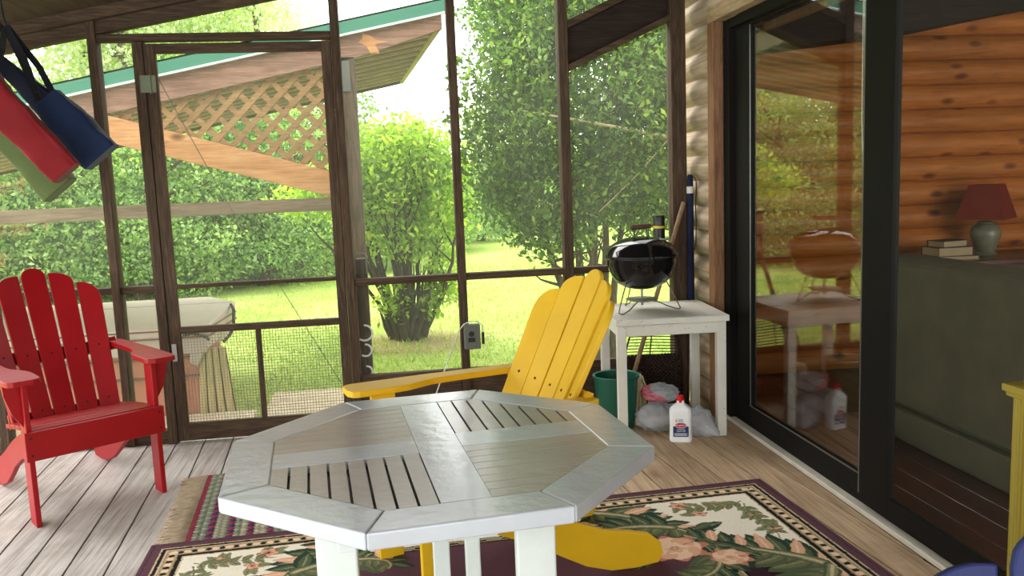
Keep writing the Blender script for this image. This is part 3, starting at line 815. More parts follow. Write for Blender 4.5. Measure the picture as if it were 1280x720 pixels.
for x in (-.042,.042):
    m_ = MB(); m_.tube([(x,0,hz-.006),(x,0,hz+.045)], .005, 8); m_.box(x-.009,x+.009,-.01,.01,hz-.008,hz-.002)
    m_.build('handle_bracket', M['enamel'], ld)
m_ = MB(); m_.tube([(-.062,0,hz+.052),(-.058,0,hz+.052),(.058,0,hz+.055),(.062,0,hz+.055)], [.010,.014,.014,.010], 12); m_.build('lid_handle', M['handle_wood'], ld, smooth='auto')
m_ = MB(); m_.lathe([(0,.0),(.036,0),(.036,.004),(.006,.006),(.006,.011),(0,.011)], 20, (.085,-.06,zr+.087)); m_.build('vent', M['ash'], ld)
m_ = MB(); m_.tube([(-.200,-.02,zr-.004),(-.216,-.012,zr-.008),(-.218,.012,zr-.008),(-.200,.02,zr-.004)], .004, 8); m_.build('side_loop', M['grill_steel'], gr_)
for a in (208, 332, 90):
    ca, sa = math.cos(rad(a)), math.sin(rad(a)); tx, ty = -sa, ca
    P = lambda r, s, z: (ca*r+tx*s, sa*r+ty*s, z)
    m_ = MB()
    pts = [P(.135,-.012,.158),P(.165,-.014,.10),P(.196,-.014,.035),P(.208,-.012,.012),P(.205,-.003,.004),P(.19,.006,.003),P(.14,.012,.018),P(.095,.012,.040),P(.06,.01,.052)]
    m_.tube(pts, .0035, 8); m_.build('leg', M['grill_steel'], gr_, smooth='auto')
m_ = MB(); m_.lathe([(0,.050),(.07,.052),(.088,.060),(.090,.064),(.085,.063),(.07,.057),(0,.055)], 32); m_.lathe([(0,.025),(.007,.027),(.007,.05),(0,.05)], 12); m_.lathe([(0,.06),(.006,.06),(.006,.125),(0,.125)], 10)
m_.build('ash_pan', M['ash'], gr_, smooth='auto')

# ------------------------------------------------------------------ spray can on the rail
M['can_green'] = plain('can_green', (26,66,44), .35, .2, .5, .35, 60)
M['can_black'] = plain('can_black', (22,24,24), .35, 0, .5)
M['can_yellow'] = plain('can_yellow', (222,186,34), .35)
cn = thing('spray_can', 'black capped green spray can standing on the rail behind the grill', 'spray can', (1.572, 4.905, .876))
m_ = MB(); m_.lathe([(.031,0),(.034,.004),(.034,.20),(.033,.206),(.030,.210)], 28); m_.build('can_body', M['can_green'], cn, smooth='auto')
m_ = MB(); m_.lathe([(.0345,.150),(.0345,.205),(.0335,.206)], 28); m_.build('shoulder_band', M['can_black'], cn, smooth='auto')
m_ = MB(); m_.lathe([(.0350,.208),(.0350,.222),(.034,.222)], 28); m_.build('yellow_band', M['can_yellow'], cn, smooth='auto')
m_ = MB(); m_.lathe([(.0345,.222),(.0345,.278),(.032,.284),(0,.284)], 28); m_.build('cap', M['can_black'], cn, smooth='auto')
m_ = MB(); m_.lathe([(.0346,.055),(.0346,.105),(.034,.105)], 28); m_.build('label_panel', M['can_black'], cn, smooth='auto')

# ------------------------------------------------------------------ dark pole with a cord loop, and a mop
M['navy_cloth'] = plain('navy_cloth', (30,36,62), .8, 0, .2, .2, 20, .2)
M['cord_dark'] = plain('dark_cord', (52,42,34), .8)
pl_ = thing('corner_pole', 'slim dark navy pole with a white band standing against the logs', 'pole', (1.742, 4.825, 0))
m_ = MB(); m_.tube([(0,-.01,.02),(0,0,.1),(0,.01,.7),(0.002,.012,1.30),(0.002,.012,1.385),(0.002,.012,1.395)], [.006,.017,.021,.019,.017,.010], 14); m_.build('shaft', M['navy_cloth'], pl_, smooth='auto')
m_ = MB(); m_.tube([(0.002,.012,1.285),(0.002,.012,1.325)], .0205, 14); m_.build('white_band', M['white'], pl_)
m_ = MB(); m_.tube([(.015,.0,1.385),(.032,-.005,1.36),(.034,-.006,1.30),(.026,-.008,1.22),(.030,-.008,1.12),(.028,-.006,1.0),(.02,-.004,.95)], .0035, 6); m_.build('wrist_cord', M['cord_dark'], pl_)
M['mop_yarn'] = plain('cream_mop_yarn', (214,200,166), .9, 0, .1, .15, 40)
M['handle_pale'] = wood('worn_mop_handle', (104,80,56), (140,112,84), (166,140,108), 'z', .6, 2, 0)
mp_ = thing('string_mop', 'string mop with a worn wooden handle leaning into the corner behind the white table', 'mop', (1.36, 4.775, 0))
A = Vector((0.005,.04,.20)); B = Vector((1.700-1.36, 4.826-4.775, 1.235))
m_ = MB(); m_.tube([A, A.lerp(B,.5), B], .0135, 12); m_.build('handle', M['handle_pale'], mp_, smooth='auto')
m_ = MB(); m_.tube([A+Vector((-.05,0,.0)), A+Vector((.05,0,.03))], .016, 10); m_.build('clamp', M['can_black'], mp_)
m_ = MB()
for q in range(34):
    a = random.uniform(0, 2*PI); r0 = random.uniform(.01,.045); r1 = random.uniform(.03,.085)
    x, y = math.cos(a), math.sin(a)*.5
    pts = []
    for w in range(7):
        t = w/6; r = r0+(r1-r0)*math.sin(t*PI/2)
        pts.append((x*r+random.uniform(-.006,.006)+.01, y*r+random.uniform(-.006,.006), .215*(1-t)+.008+.01*random.random()))
    m_.tube(pts, .0055, 6)
m_.build('mop_head', M['mop_yarn'], mp_, smooth=True)

# ------------------------------------------------------------------ wicker fan against the screen (dark cane rack)
M['cane'] = wood('dark_cane', (30,20,15), (52,36,28), (76,54,42), 'x', .6, 3, .1)
wk = thing('cane_rack', 'dark arched cane rack with open rods above a woven base behind the white table', 'rack', (1.50, 4.848, 0))
m_ = MB(); oy = 0.0
def out_(z):  # half width of the arched outline at a height
    return .19*math.sqrt(max(0, 1-((z-.10)/.50)**2)) if z > .10 else .19-.03*(.10-z)/.1
pts = [(-out_(z), oy, z) for z in np.linspace(.0,.598,26)] + [(out_(z), oy, z) for z in np.linspace(.598,.0,26)]
m_.tube(pts, .0055, 8); m_.build('hoop', M['cane'], wk, smooth='auto')
m_ = MB()
for z in np.linspace(.335,.575,14):
    w = out_(z); m_.tube([(-w,oy,z),(0,oy-.004,z-.004),(w,oy,z-.016)], .0030, 6)
m_.build('cross_rod', M['cane'], wk)
m_ = MB(); m_.tube([(-.02,oy-.006,.30),(.01,oy-.006,.595)], .004, 6); m_.build('upright_rod', M['cane'], wk)
m_ = MB()
for q, z in enumerate(np.linspace(.02,.325,26)):
    w = out_(z); N = 30
    p = [(-w+2*w*i/N, oy+.006*(1 if (i+q)%2 else -1), z) for i in range(N+1)]
    m_.tube(p, .0068 if z > .22 else .0056, 5)
for i in range(14):
    x = -.17+.34*i/13; m_.tube([(x,oy,.0),(x,oy,.325)], .004, 5)
m_.build('woven_base', M['cane'], wk)

# ------------------------------------------------------------------ green bucket
M['bucket'] = plain('dark_green_plastic', (12,84,66), .38, 0, .5, .06, 5)
bk = thing('waste_bin', 'dark green plastic bucket under the white side table', 'bucket', (1.190, 4.535, 0))
m_ = MB(); prof = [(.0,.004),(.096,.004),(.098,.0),(.102,.006),(.124,.285),(.133,.287),(.134,.300),(.128,.302),(.119,.298),(.098,.012),(0,.010)]
m_.lathe(prof, 40, sx=1.0, sy=.92); m_.build('bin_body', M['bucket'], bk, smooth='auto')
m_ = MB(); m_.tube([(.128*math.cos(rad(a)),.118*math.sin(rad(a)),.293) for a in range(0,360,12)], .0055, 8, closed=True); m_.build('rim', M['bucket'], bk, smooth=True)

# ------------------------------------------------------------------ plastic bags
def plastic(name, c, alpha):
    m, n, l, out = nt(name); b = bsdf(n, l, out, .22, 0, .5)
    v = mapping(n, l); t = noise(n, l, v, 9, 4, .6)
    r = ramp(n, [(.3, s2l(tuple(int(q*.86) for q in c))), (.7, s2l(c))]); l.new(t.outputs[0], r.inputs[0]); l.new(r.outputs[0], b.inputs['Base Color'])
    tp = n.new('ShaderNodeBsdfTransparent'); ms = n.new('ShaderNodeMixShader'); ms.inputs[0].default_value = alpha
    l.new(tp.outputs[0], ms.inputs[1]); l.new(b.outputs[0], ms.inputs[2]); l.new(ms.outputs[0], out.inputs[0])
    t2 = noise(n, l, v, 17, 2, .5, 1.2); bump(n, l, t2.outputs[0], b, .5, .02); b.inputs['Roughness'].default_value = .14
    return m
M['bag_grey'] = plastic('thin_grey_plastic', (214,219,226), .55)
M['bag_pink'] = plastic('pink_printed_plastic', (222,120,136), .9)
M['bag_filling'] = plain('dark_bag_contents', (96,92,88), .8)
from mathutils import noise as mn
def bag(name, label, loc, size, seed, mat_, pull, n=56, mats2=None, split=None):
    """a slumped crinkled plastic bag gathered towards a point"""
    V = []; Fc = []
    k = n//2
    for i in range(k+1):
        ph = PI*i/k
        for j in range(n):
            th = 2*PI*j/n
            d = Vector((math.sin(ph)*math.cos(th), math.sin(ph)*math.sin(th), math.cos(ph)))
            q = d*1.0
            w = 1+.13*mn.noise(d*1.6+Vector((seed,0,0)))
            ax = Vector(pull).normalized(); dd = d-ax*d.dot(ax)*.75        # folds run towards the gathered end
            r1 = 1-min(1, abs(mn.noise(dd*3.0+Vector((seed,5,0))))*3.0); r2_ = 1-min(1, abs(mn.noise(dd*6.5+Vector((0,seed,3))))*3.5)
            w += .15*r1**1.5 + .06*r2_**1.5 - .06
            p = Vector((q.x*size[0]*w, q.y*size[1]*w, q.z*size[2]*w))
            pl = max(0, d.dot(Vector(pull).normalized()))**6
            p += Vector(pull)*pl
            p.z = max(p.z, -size[2]*.78)
            V.append((p.x, p.y, p.z+size[2]*.78))
    for i in range(k):
        for j in range(n):
            Fc.append((i*n+j, (i+1)*n+j, (i+1)*n+(j+1)%n, i*n+(j+1)%n))
    mi = None
    if split: 
        mi = [1 if split(Vector(V[f[0]])) else 0 for f in Fc]
    o = np_mesh(name, V, Fc, [mat_]+([mats2] if mats2 else []), smooth=True, mi=mi)
    o.location = loc
    return tag(o, label, 'bag')
bag('plastic_bag', 'big slumped grey plastic bag on the deck behind the lighter fluid bottle', (1.425,4.435,0), (.150,.095,.080), 1.3, M['bag_grey'], (-.02,-.02,.03))
bag('plastic_bag', 'grey plastic bag with a pointed end beside the white table leg', (1.570,4.275,0), (.080,.050,.085), 4.1, M['bag_grey'], (.035,-.055,-.02))
bag('plastic_bag', 'crumpled grey bag with pink print lying on top of the pile', (1.440,4.50,.138), (.098,.080,.055), 8.7, M['bag_grey'], (-.02,0,.01), mats2=M['bag_pink'], split=lambda p: p.x < -.035+.04*math.sin(p.z*60))

# ------------------------------------------------------------------ lighter fluid bottle
M['bottle_white'] = plain('white_bottle_plastic', (238,240,242), .3, 0, .5, .03)
M['bottle_red'] = plain('red_cap_plastic', (214,20,30), .35)
M['label_navy'] = plain('navy_label', (24,36,98), .4); M['label_red'] = plain('red_label', (190,24,44), .4)
M['flame'] = plain('orange_flame_print', (240,150,30), .4); M['print_blue'] = plain('blue_print', (110,140,190), .4)
bt = thing('lighter_fluid_bottle', 'white bottle with red cap and navy label on the deck before the bags', 'bottle', (1.446, 4.195, 0), rad(-17))
def rrect(hx, hy, r, n=6):
    P = []
    for cx, cy, a0 in ((hx-r,hy-r,0),(-hx+r,hy-r,90),(-hx+r,-hy+r,180),(hx-r,-hy+r,270)):
        P += arc(cx, cy, r, r, a0, a0+90, n)
    return P
prof = [(.0,.92,.90),(.004,.97,.96),(.012,1,1),(.055,.985,1),(.10,.965,1),(.13,.985,1),(.155,.99,1),(.172,.96,.98),(.184,.80,.9),(.196,.55,.75),(.204,.36,.60),(.207,.32,.58),(.222,.32,.58)]
vs = []; fs = []; n_ = 28
for z, kx, ky in prof:
    P = rrect(.0585*kx, .032*ky, .022*min(kx,ky)*.95)
    vs += [(x,y,z) for x,y in P]
n_ = len(rrect(.05,.03,.02))
for i in range(len(prof)-1):
    for j in range(n_): fs.append((i*n_+j, i*n_+(j+1)%n_, (i+1)*n_+(j+1)%n_, (i+1)*n_+j))
fs += [tuple(range(n_-1,-1,-1)), tuple(range((len(prof)-1)*n_, len(prof)*n_))]
m_ = MB(); m_.add(vs, fs); bb = m_.build('bottle_body', M['bottle_white'], bt, smooth='auto')
m_ = MB(); m_.lathe([(.0185,.210),(.0200,.212),(.0200,.228),(.017,.231),(.017,.244),(.012,.249),(0,.249)], 28)
for a in range(0,360,15): m_.box(-.0012,.0012,.0195,.0208,.212,.228, M=Matrix.Rotation(rad(a),4,'Z'))
m_.build('cap', M['bottle_red'], bt, smooth='auto')
fy = -.0325
def flat(nm, poly, mat_, d=.0012, y=fy):
    m_ = MB(); m_.prism([(z, x) for x, z in poly], y-d, y, axis='y'); return m_.build(nm, mat_, bt)
flat('navy_label', [(-.040,.034),(-.036,.031),(.036,.031),(.040,.034),(.040,.086),(.036,.088),(-.036,.088),(-.040,.086)], M['label_navy'], .0008)
flat('white_oval', arc(0,.094,.0315,.0150,0,355,40), M['bottle_white'], .0012)
flat('red_oval', arc(0,.094,.0290,.0128,0,355,40), M['label_red'], .0018)
flat('flame_mark', [(-.027,.112),(-.019,.112),(-.0175,.118),(-.020,.122),(-.0215,.129),(-.0235,.124),(-.0255,.126),(-.0275,.118)], M['flame'], .001)
def text(s, x, z, h, mat_, parent, nm='lettering', y=fy-.002, w=None):
    cu = bpy.data.curves.new(nm, 'FONT'); cu.body = s; cu.size = h; cu.align_x = 'CENTER'; cu.align_y = 'CENTER'; cu.extrude = .0002
    to = bpy.data.objects.new(nm, cu); COL.objects.link(to); bpy.context.view_layer.update()
    me = bpy.data.meshes.new_from_object(to.evaluated_get(bpy.context.evaluated_depsgraph_get()))
    bpy.data.objects.remove(to)
    o = bpy.data.objects.new(nm, me); me.materials.clear(); me.materials.append(mat_); COL.objects.link(o)
    o.rotation_euler = (PI/2,0,0); o.location = (x, y, z); o.parent = parent
    if w:
        k_ = w/max(1e-6, max(v.co.x for v in me.vertices)-min(v.co.x for v in me.vertices)); o.scale = (k_,1,1)
    return o
text('Kingsford', 0, .094, .0125, M['bottle_white'], bt, w=.050)
text('CHARCOAL', .001, .0735, .0085, M['bottle_white'], bt, w=.042); text('LIGHTER', .001, .0625, .0125, M['bottle_white'], bt, w=.046)
m_ = MB()
for z, a, b_ in ((.049,-.034,.034),(.044,-.034,.028),(.039,-.034,.034)): m_.box(a,b_,fy-.0013,fy-.0008,z-.0011,z+.0011)
m_.build('small_print', M['bottle_white'], bt)
m_ = MB()
for z, a, b_ in ((.124,-.013,.014),(.1185,-.013,.010),(.113,-.013,.014)): m_.box(a,b_,fy-.0008,fy-.0002,z-.0014,z+.0014)
m_.build('blue_print', M['print_blue'], bt)
# ------------------------------------------------------------------ woven floral rug (pattern worked out as yarn colours)
def yarn_rug(RWd, RDp, res):
    nu, nv = int(RWd/res)+1, int(RDp/res)+1
    u = np.linspace(0, RWd, nu); v = np.linspace(0, RDp, nv)
    U, V = np.meshgrid(u, v)
    U0, V0 = U, V
    U = U+.0010*np.sin(V*95+1.3*np.sin(U*61))+.0008*np.sin(U*210+V*170); V = V+.0010*np.sin(U0*88+1.7*np.sin(V0*57))+.0008*np.sin(V0*190-U0*140)
    C = np.zeros((nv, nu, 3), np.float32)
    def lin(c): return np.array(s2l(c), np.float32)
    PLUM, BLACK, BEIGE, TAUPE, IVORY, PEACH = (92,62,72), (30,28,28), (206,184,150), (150,136,104), (238,230,212), (222,172,140)
    PEACHL, ROSE, GREEN, GREEN2, SAGE, OLIVE, DPLUM = (236,200,170), (196,128,106), (44,66,52), (84,96,70), (136,138,104), (110,112,78), (58,36,44)
    class D: pass
    def win(x0, x1, y0, y1):
        i0 = max(0, int(x0/RWd*(nu-1))-1); i1 = min(nu, int(x1/RWd*(nu-1))+3)
        j0 = max(0, int(y0/RDp*(nv-1))-1); j1 = min(nv, int(y1/RDp*(nv-1))+3)
        return slice(j0, j1), slice(i0, i1)
    def put(x0, x1, y0, y1, fn, col):
        w = win(x0, x1, y0, y1)
        if U[w].size == 0: return
        m = fn(U[w], V[w]); C[w][m] = lin(col)
    def ell(cx, cy, rx, ry, a, col, rag=0, nrag=9, ph=0):
        r = max(rx, ry)*(1+rag)
        def fn(x, y):
            dx, dy = x-cx, y-cy; p = dx*math.cos(a)+dy*math.sin(a); q = -dx*math.sin(a)+dy*math.cos(a)
            rr = np.sqrt((p/rx)**2+(q/ry)**2)
            return rr < 1+(rag*np.cos(nrag*np.arctan2(q/ry, p/rx)+ph) if rag else 0)
        put(cx-r, cx+r, cy-r, cy+r, fn, col)
    def leafm(cx, cy, L, w, a, col, vein=None):
        """pointed leaf from (cx, cy) along the angle"""
        def mk(wf):
            def fn(x, y):
                dx, dy = x-cx, y-cy; p = (dx*math.cos(a)+dy*math.sin(a))/L; q = -dx*math.sin(a)+dy*math.cos(a)
                pp = np.clip(p, 0, 1)
                return (p > 0) & (p < 1) & (np.abs(q) < w*wf*np.sin(PI*pp**.8)**.9)
            return fn
        put(cx-L, cx+L, cy-L, cy+L, mk(1), col)
        if vein: put(cx-L, cx+L, cy-L, cy+L, mk(.18), vein)
    def stroke(pts, w0, w1, col):
        P = np.array(pts)
        for i in range(len(P)-1):
            a, b = P[i], P[i+1]; t0, t1 = i/(len(P)-1), (i+1)/(len(P)-1)
            wm = max(w0, w1); d = b-a; L2 = max(d@d, 1e-9)
            def fn(x, y):
                t = np.clip(((x-a[0])*d[0]+(y-a[1])*d[1])/L2, 0, 1)
                ds = np.hypot(x-a[0]-t*d[0], y-a[1]-t*d[1]); ww = w0+(w1-w0)*(t0+(t1-t0)*t)
                return ds < ww
            put(min(a[0],b[0])-wm, max(a[0],b[0])+wm, min(a[1],b[1])-wm, max(a[1],b[1])+wm, fn, col)
    def bez(p0, p1, p2, p3, n=22):
        t = np.linspace(0, 1, n)[:, None]
        return ((1-t)**3)*np.array(p0)+3*t*(1-t)**2*np.array(p1)+3*t*t*(1-t)*np.array(p2)+t**3*np.array(p3)
    def flower(cx, cy, r, npet, cols, ctr=BLACK, a0=0):
        for k_, (f, c) in enumerate(cols): ell(cx, cy, r*f, r*f*.86, a0, c, .20, npet, k_*1.3)
        ell(cx, cy, r*.16, r*.15, 0, ctr)
    def rose(cx, cy, r, a0=0):
        ell(cx, cy, r*1.02, r*.84, a0, ROSE, .14, 8, .3)
        for k_ in range(8):
            a = a0+k_*PI/4; ell(cx+r*.58*math.cos(a), cy+r*.50*math.sin(a), r*.40, r*.30, a+PI/2, PEACH if k_%2 else PEACHL)
            stroke([(cx+r*.3*math.cos(a+.2), cy+r*.26*math.sin(a+.2)), (cx+r*.82*math.cos(a+.35), cy+r*.7*math.sin(a+.35))], .0035, .002, (176,110,92))
        ell(cx, cy, r*.46, r*.38, a0, PEACHL, .16, 6, 1.0); ell(cx, cy+.1*r, r*.30, r*.2, a0, PEACH, .2, 5, .2)
        for k_ in range(7):
            a = k_*2*PI/7; ell(cx+r*.12*math.cos(a), cy+r*.1*math.sin(a), r*.035, r*.03, 0, OLIVE)
    R_ = random.Random(5)
    def acanthus(p, w, side=1, tips=PEACH, n=9, curl=1.0):
        """sweeping scroll leaf: lobes along a curve, greens shaded with light ribs"""
        P = np.array(p); m = len(P)
        for sd, cc in ((side, (GREEN, GREEN2, SAGE)), (-side, (GREEN2, OLIVE, SAGE))):
            for k_ in range(n):
                i = int((m-2)*(k_+.5)/n); d = P[i+1]-P[i]; a = math.atan2(d[1], d[0])+sd*(.75+.35*R_.random())*curl
                L = w*(1.9-1.0*k_/n)*(.8+.4*R_.random())
                leafm(P[i][0], P[i][1], L, L*.24, a, cc[0], None)
                leafm(P[i][0], P[i][1], L*.86, L*.15, a-.08*sd, cc[1], cc[2])
                if tips and k_ % 2 == 0 and sd == side:
                    leafm(P[i][0], P[i][1], L*.98, L*.17, a+.22*sd, tips, PEACHL)
        stroke(P, w*.30, w*.10, GREEN2); stroke(P, w*.18, w*.05, SAGE); stroke(P, w*.06, w*.02, BEIGE)
    # --- the layers
    C[:] = lin(DPLUM)
    yarn = np.sin(U*900)*.5
    e = np.minimum(np.minimum(U, RWd-U), np.minimum(V, RDp-V))
    C[e < .40] = lin((44,30,34))
    # ivory corner fields
    for sx_ in (0, 1):
        for sy in (0, 1):
            x = U if sx_ == 0 else RWd-U; y = V if sy == 0 else RDp-V
            C[(x/1.02+y/.98 < 1.0+.06*np.sin(x*14)) & (e > .1)] = lin(IVORY)
    # ivory cartouches on the long sides, plum medallion with a chain border
    y = np.minimum(V, RDp-V)
    C[(np.abs(U-RWd/2) < .62) & (y < .30) & (e > .1)] = lin(IVORY)
    q = ((U-RWd/2)/.82)**4+((V-RDp/2)/.55)**4
    C[q < 1.12] = lin(BLACK); C[q < 1.06] = lin(BEIGE)
    ch = (np.sin(np.arctan2((V-RDp/2)/.55, (U-RWd/2)/.82)*46) > .2)
    C[(q < 1.03) & (q > .86)] = lin(TAUPE); C[(q < .99) & (q > .90) & ch] = lin(BLACK)
    C[q < .86] = lin(BLACK); C[q < .80] = lin(PLUM)
    def mirror(fn):
        for sx_ in (1, -1):
            for sy in (1, -1):
                fn(lambda x, y: (x if sx_ == 1 else RWd-x, y if sy == 1 else RDp-y), sx_, sy)
    def quadrant(T, sx_, sy):
        fl = sx_*sy
        A = lambda a: math.atan2(math.sin(a)*sy, math.cos(a)*sx_)
        B = lambda *pp: bez(*[T(*p) for p in pp])
        # sprays of small flowers on the ivory
        for x, y, r in ((.30,.235,.042),(.47,.20,.040),(.21,.36,.036),(.20,.50,.036),(.42,.30,.030)):
            X, Y = T(x, y)
            for k_ in range(3):
                a = A(R_.uniform(0, 2*PI)); leafm(X, Y, .085, .020, a, SAGE, OLIVE)
            flower(X, Y, r, 5, ((1,(150,100,84)),(.88,PEACH),(.45,ROSE)), (60,50,40), R_.random())
        for (p0, p1, p2, p3) in (((.20,.22),(.28,.28),(.36,.22),(.50,.25)),((.20,.25),(.24,.36),(.18,.46),(.22,.60))):
            st = B(p0, p1, p2, p3); stroke(st, .0035, .0025, OLIVE)
            for i in range(2, len(st)-2, 3):
                d = st[i+1]-st[i]; a = math.atan2(d[1], d[0])
                leafm(st[i][0], st[i][1], .060, .016, a+.8, SAGE, GREEN2); leafm(st[i][0], st[i][1], .060, .016, a-.8, OLIVE, SAGE)
        # scrolls
        acanthus(B((.98,.14),(.74,.17),(.62,.30),(.50,.52)), .105, fl, PEACH, 10)
        acanthus(B((.16,.86),(.24,.70),(.42,.66),(.56,.48)), .105, -fl, PEACH, 10)
        acanthus(B((.58,.40),(.75,.30),(.98,.36),(.92,.46)), .085, -fl, None, 8)
        acanthus(B((.50,.55),(.46,.70),(.58,.86),(.70,.82)), .080, fl, None, 8)
        s_ = B((1.02,.22),(.90,.20),(.84,.34),(.93,.37)); stroke(s_, .020, .012, PEACH); stroke(s_, .008, .004, PEACHL)
        # green leaves and roses
        for x, y, a, L in ((.55,.50,.4,.16),(.52,.52,1.6,.15),(.60,.56,.1,.17),(.66,.50,-.6,.15),(.44,.62,2.2,.14),(.74,.60,.9,.15),(.50,.44,3.4,.14)):
            X, Y = T(x, y); leafm(X, Y, L, .036, A(a), GREEN, SAGE); leafm(X, Y, L*.8, .02, A(a+.2), GREEN2, OLIVE)
        X, Y = T(.64, .58); rose(X, Y, .118)
        X, Y = T(.47, .70); rose(X, Y, .075, .6)
        X, Y = T(.86, .20); leafm(X, Y, .1, .03, A(.5), GREEN, SAGE)
        X, Y = T(.99, .215); flower(X, Y, .055, 6, ((1,(150,100,84)),(.9,PEACH),(.5,ROSE)))
        X, Y = T(1.15, .20); leafm(X, Y, .07, .02, A(2.6), SAGE, OLIVE); leafm(X, Y, .07, .02, A(.4), OLIVE, SAGE)
        X, Y = T(1.25, .205); flower(X, Y, .048, 6, ((1,(150,100,84)),(.9,PEACH),(.5,ROSE)))
        # rose in the medallion
    mirror(quadrant)
    rose(RWd/2, RDp/2, .17)
    for k_ in range(10):
        a = k_*PI/5; leafm(RWd/2+.13*math.cos(a), RDp/2+.12*math.sin(a), .12, .03, a, GREEN2, SAGE)
    # --- border, from the edge in
    s_ = np.where(np.minimum(U, RWd-U) < np.minimum(V, RDp-V), V, U)
    for d, c in ((.150,BEIGE),(.143,BLACK),(.125,TAUPE),(.078,BEIGE),(.070,BLACK),(.055,BEIGE),(.049,PLUM)): C[e < d] = lin(c)
    chn = np.abs(((s_/.052) % 1)-.5)
    band = (e > .083) & (e < .120)
    C[band] = lin((176,160,124))
    C[band & (((chn-.5)/.30)**2+((e-.1015)/.014)**2 < 1)] = lin(PEACHL)
    C[band & ((chn/.22)**2+((e-.1015)/.0125)**2 < 1)] = lin(BLACK)
    C[(e > .014) & (e < .018)] = lin((70,44,54))
    H = .004*np.sin(U/res*1.7)*np.sin(V/res*1.9)*.15
    return U0, V0, C, H
def lay_rug(name, U, V, C, H, z, origin, ang, mat_, t=.006):
    nv, nu = U.shape
    ca, sa = math.cos(ang), math.sin(ang)
    X = origin[0]+U*ca+V*sa; Y = origin[1]+U*sa-V*ca
    top = np.stack([X, Y, z+t+H], -1).reshape(-1, 3)
    idx = np.arange(nu*nv).reshape(nv, nu)
    Fq = np.stack([idx[:-1,:-1], idx[1:,:-1], idx[1:,1:], idx[:-1,1:]], -1).reshape(-1, 4)
    ring = np.concatenate([idx[0,:], idx[1:,-1], idx[-1,-2::-1], idx[-2:0:-1,0]])
    low = top[ring].copy(); low[:,2] = z
    b = np.arange(len(ring))+len(top); r2 = np.roll(ring, -1); b2 = np.roll(b, -1)
    Fs = np.stack([ring, r2, b2, b], 1)
    col = np.concatenate([C.reshape(-1,3), C.reshape(-1,3)[ring]])
    return np_mesh(name, np.concatenate([top, low]), np.concatenate([Fq, Fs]), mat_, attr=col)
M['rug'] = attrmat('woven_wool', .95, 260, .45)
RA = rad(2.7)
U, V, C, H = yarn_rug(2.62, 1.72, .0036)
rug = lay_rug('floral_rug', U, V, C, H, .0088, (-1.028, 3.41), RA, M['rug'])
tag(rug, 'floral rug with plum border, ivory corners and peach roses under the octagonal table', 'rug')

# ------------------------------------------------------------------ braided rug with a fringe
def braid():
    W_, D_ = 1.5, .86; res = .004
    u = np.arange(0, W_, res); v = np.arange(0, D_, res); U, V = np.meshgrid(u, v)
    cols = [(150,152,130),(120,130,112),(60,56,96),(142,54,72),(152,150,126),(176,168,142)]
    pal = np.array([s2l(c) for c in cols], np.float32)
    cp, ck = .027, .030
    tri = np.abs(((V/ck) % 1)-.5)*2                      # zigzag edges of the plaits
    Ux = U+.010*tri
    row = np.floor(Ux/cp).astype(int); f = Ux/cp-row
    chunk = (np.floor(V/ck+.5*(row % 2)).astype(int)) % 2
    q = (V/ck+.5*(row % 2)) % 1.0
    first = np.array([3,0,1,2,0,4,3,1,0,2,5,4,3,0,1,2]); second = np.array([3,1,0,3,4,0,2,0,5,3,0,5,2,1,4,3])
    n_ = row.max()+1
    fa_ = np.resize(first, n_); sb = np.resize(second, n_)
    C = np.where((chunk == 0)[...,None], pal[fa_[row]], pal[sb[row]])
    C = C*(.72+.40*np.sqrt(np.clip(np.sin(PI*q)*np.sin(PI*f), 0, 1)))[...,None]
    H = .008*np.sqrt(np.clip(np.sin(PI*f), 0, 1))*(.5+.5*np.sin(PI*q))
    return U, V, C.astype(np.float32), H
U, V, C, H = braid()
bth = thing('braided_rug', 'striped braided rug with tan fringe partly under the floral rug', 'rug', (0,0,0))
bang = rad(5.2)
bo = lay_rug('braided_field', U, V, C, H-.004, .0035, (-.978, 4.24), bang, M['rug'], .005); bo.parent = bth
# fringe: flat lying yarn on a tan strip
M['fringe'] = plain('tan_fringe_yarn', (172,154,130), .9, 0, .1, .2, 30)
m_ = MB()
ca, sa = math.cos(bang), math.sin(bang)
def RP(u, v, z): return (-.978+u*ca+v*sa, 4.24+u*sa-v*ca, z)
N = 170
for i in range(N):
    v = .006+.84*i/N; L = .112+random.uniform(-.012,.012); dv = random.uniform(-.014,.022)
    m_.tube([RP(.0,v,.0085), RP(-.05,v+dv*.3,.0065), RP(-L*.75,v+dv*.7,.005), RP(-L,v+dv,.004)], [.0036,.0034,.0032,.002], 5)
m_.build('fringe', M['fringe'], bth, smooth=True)

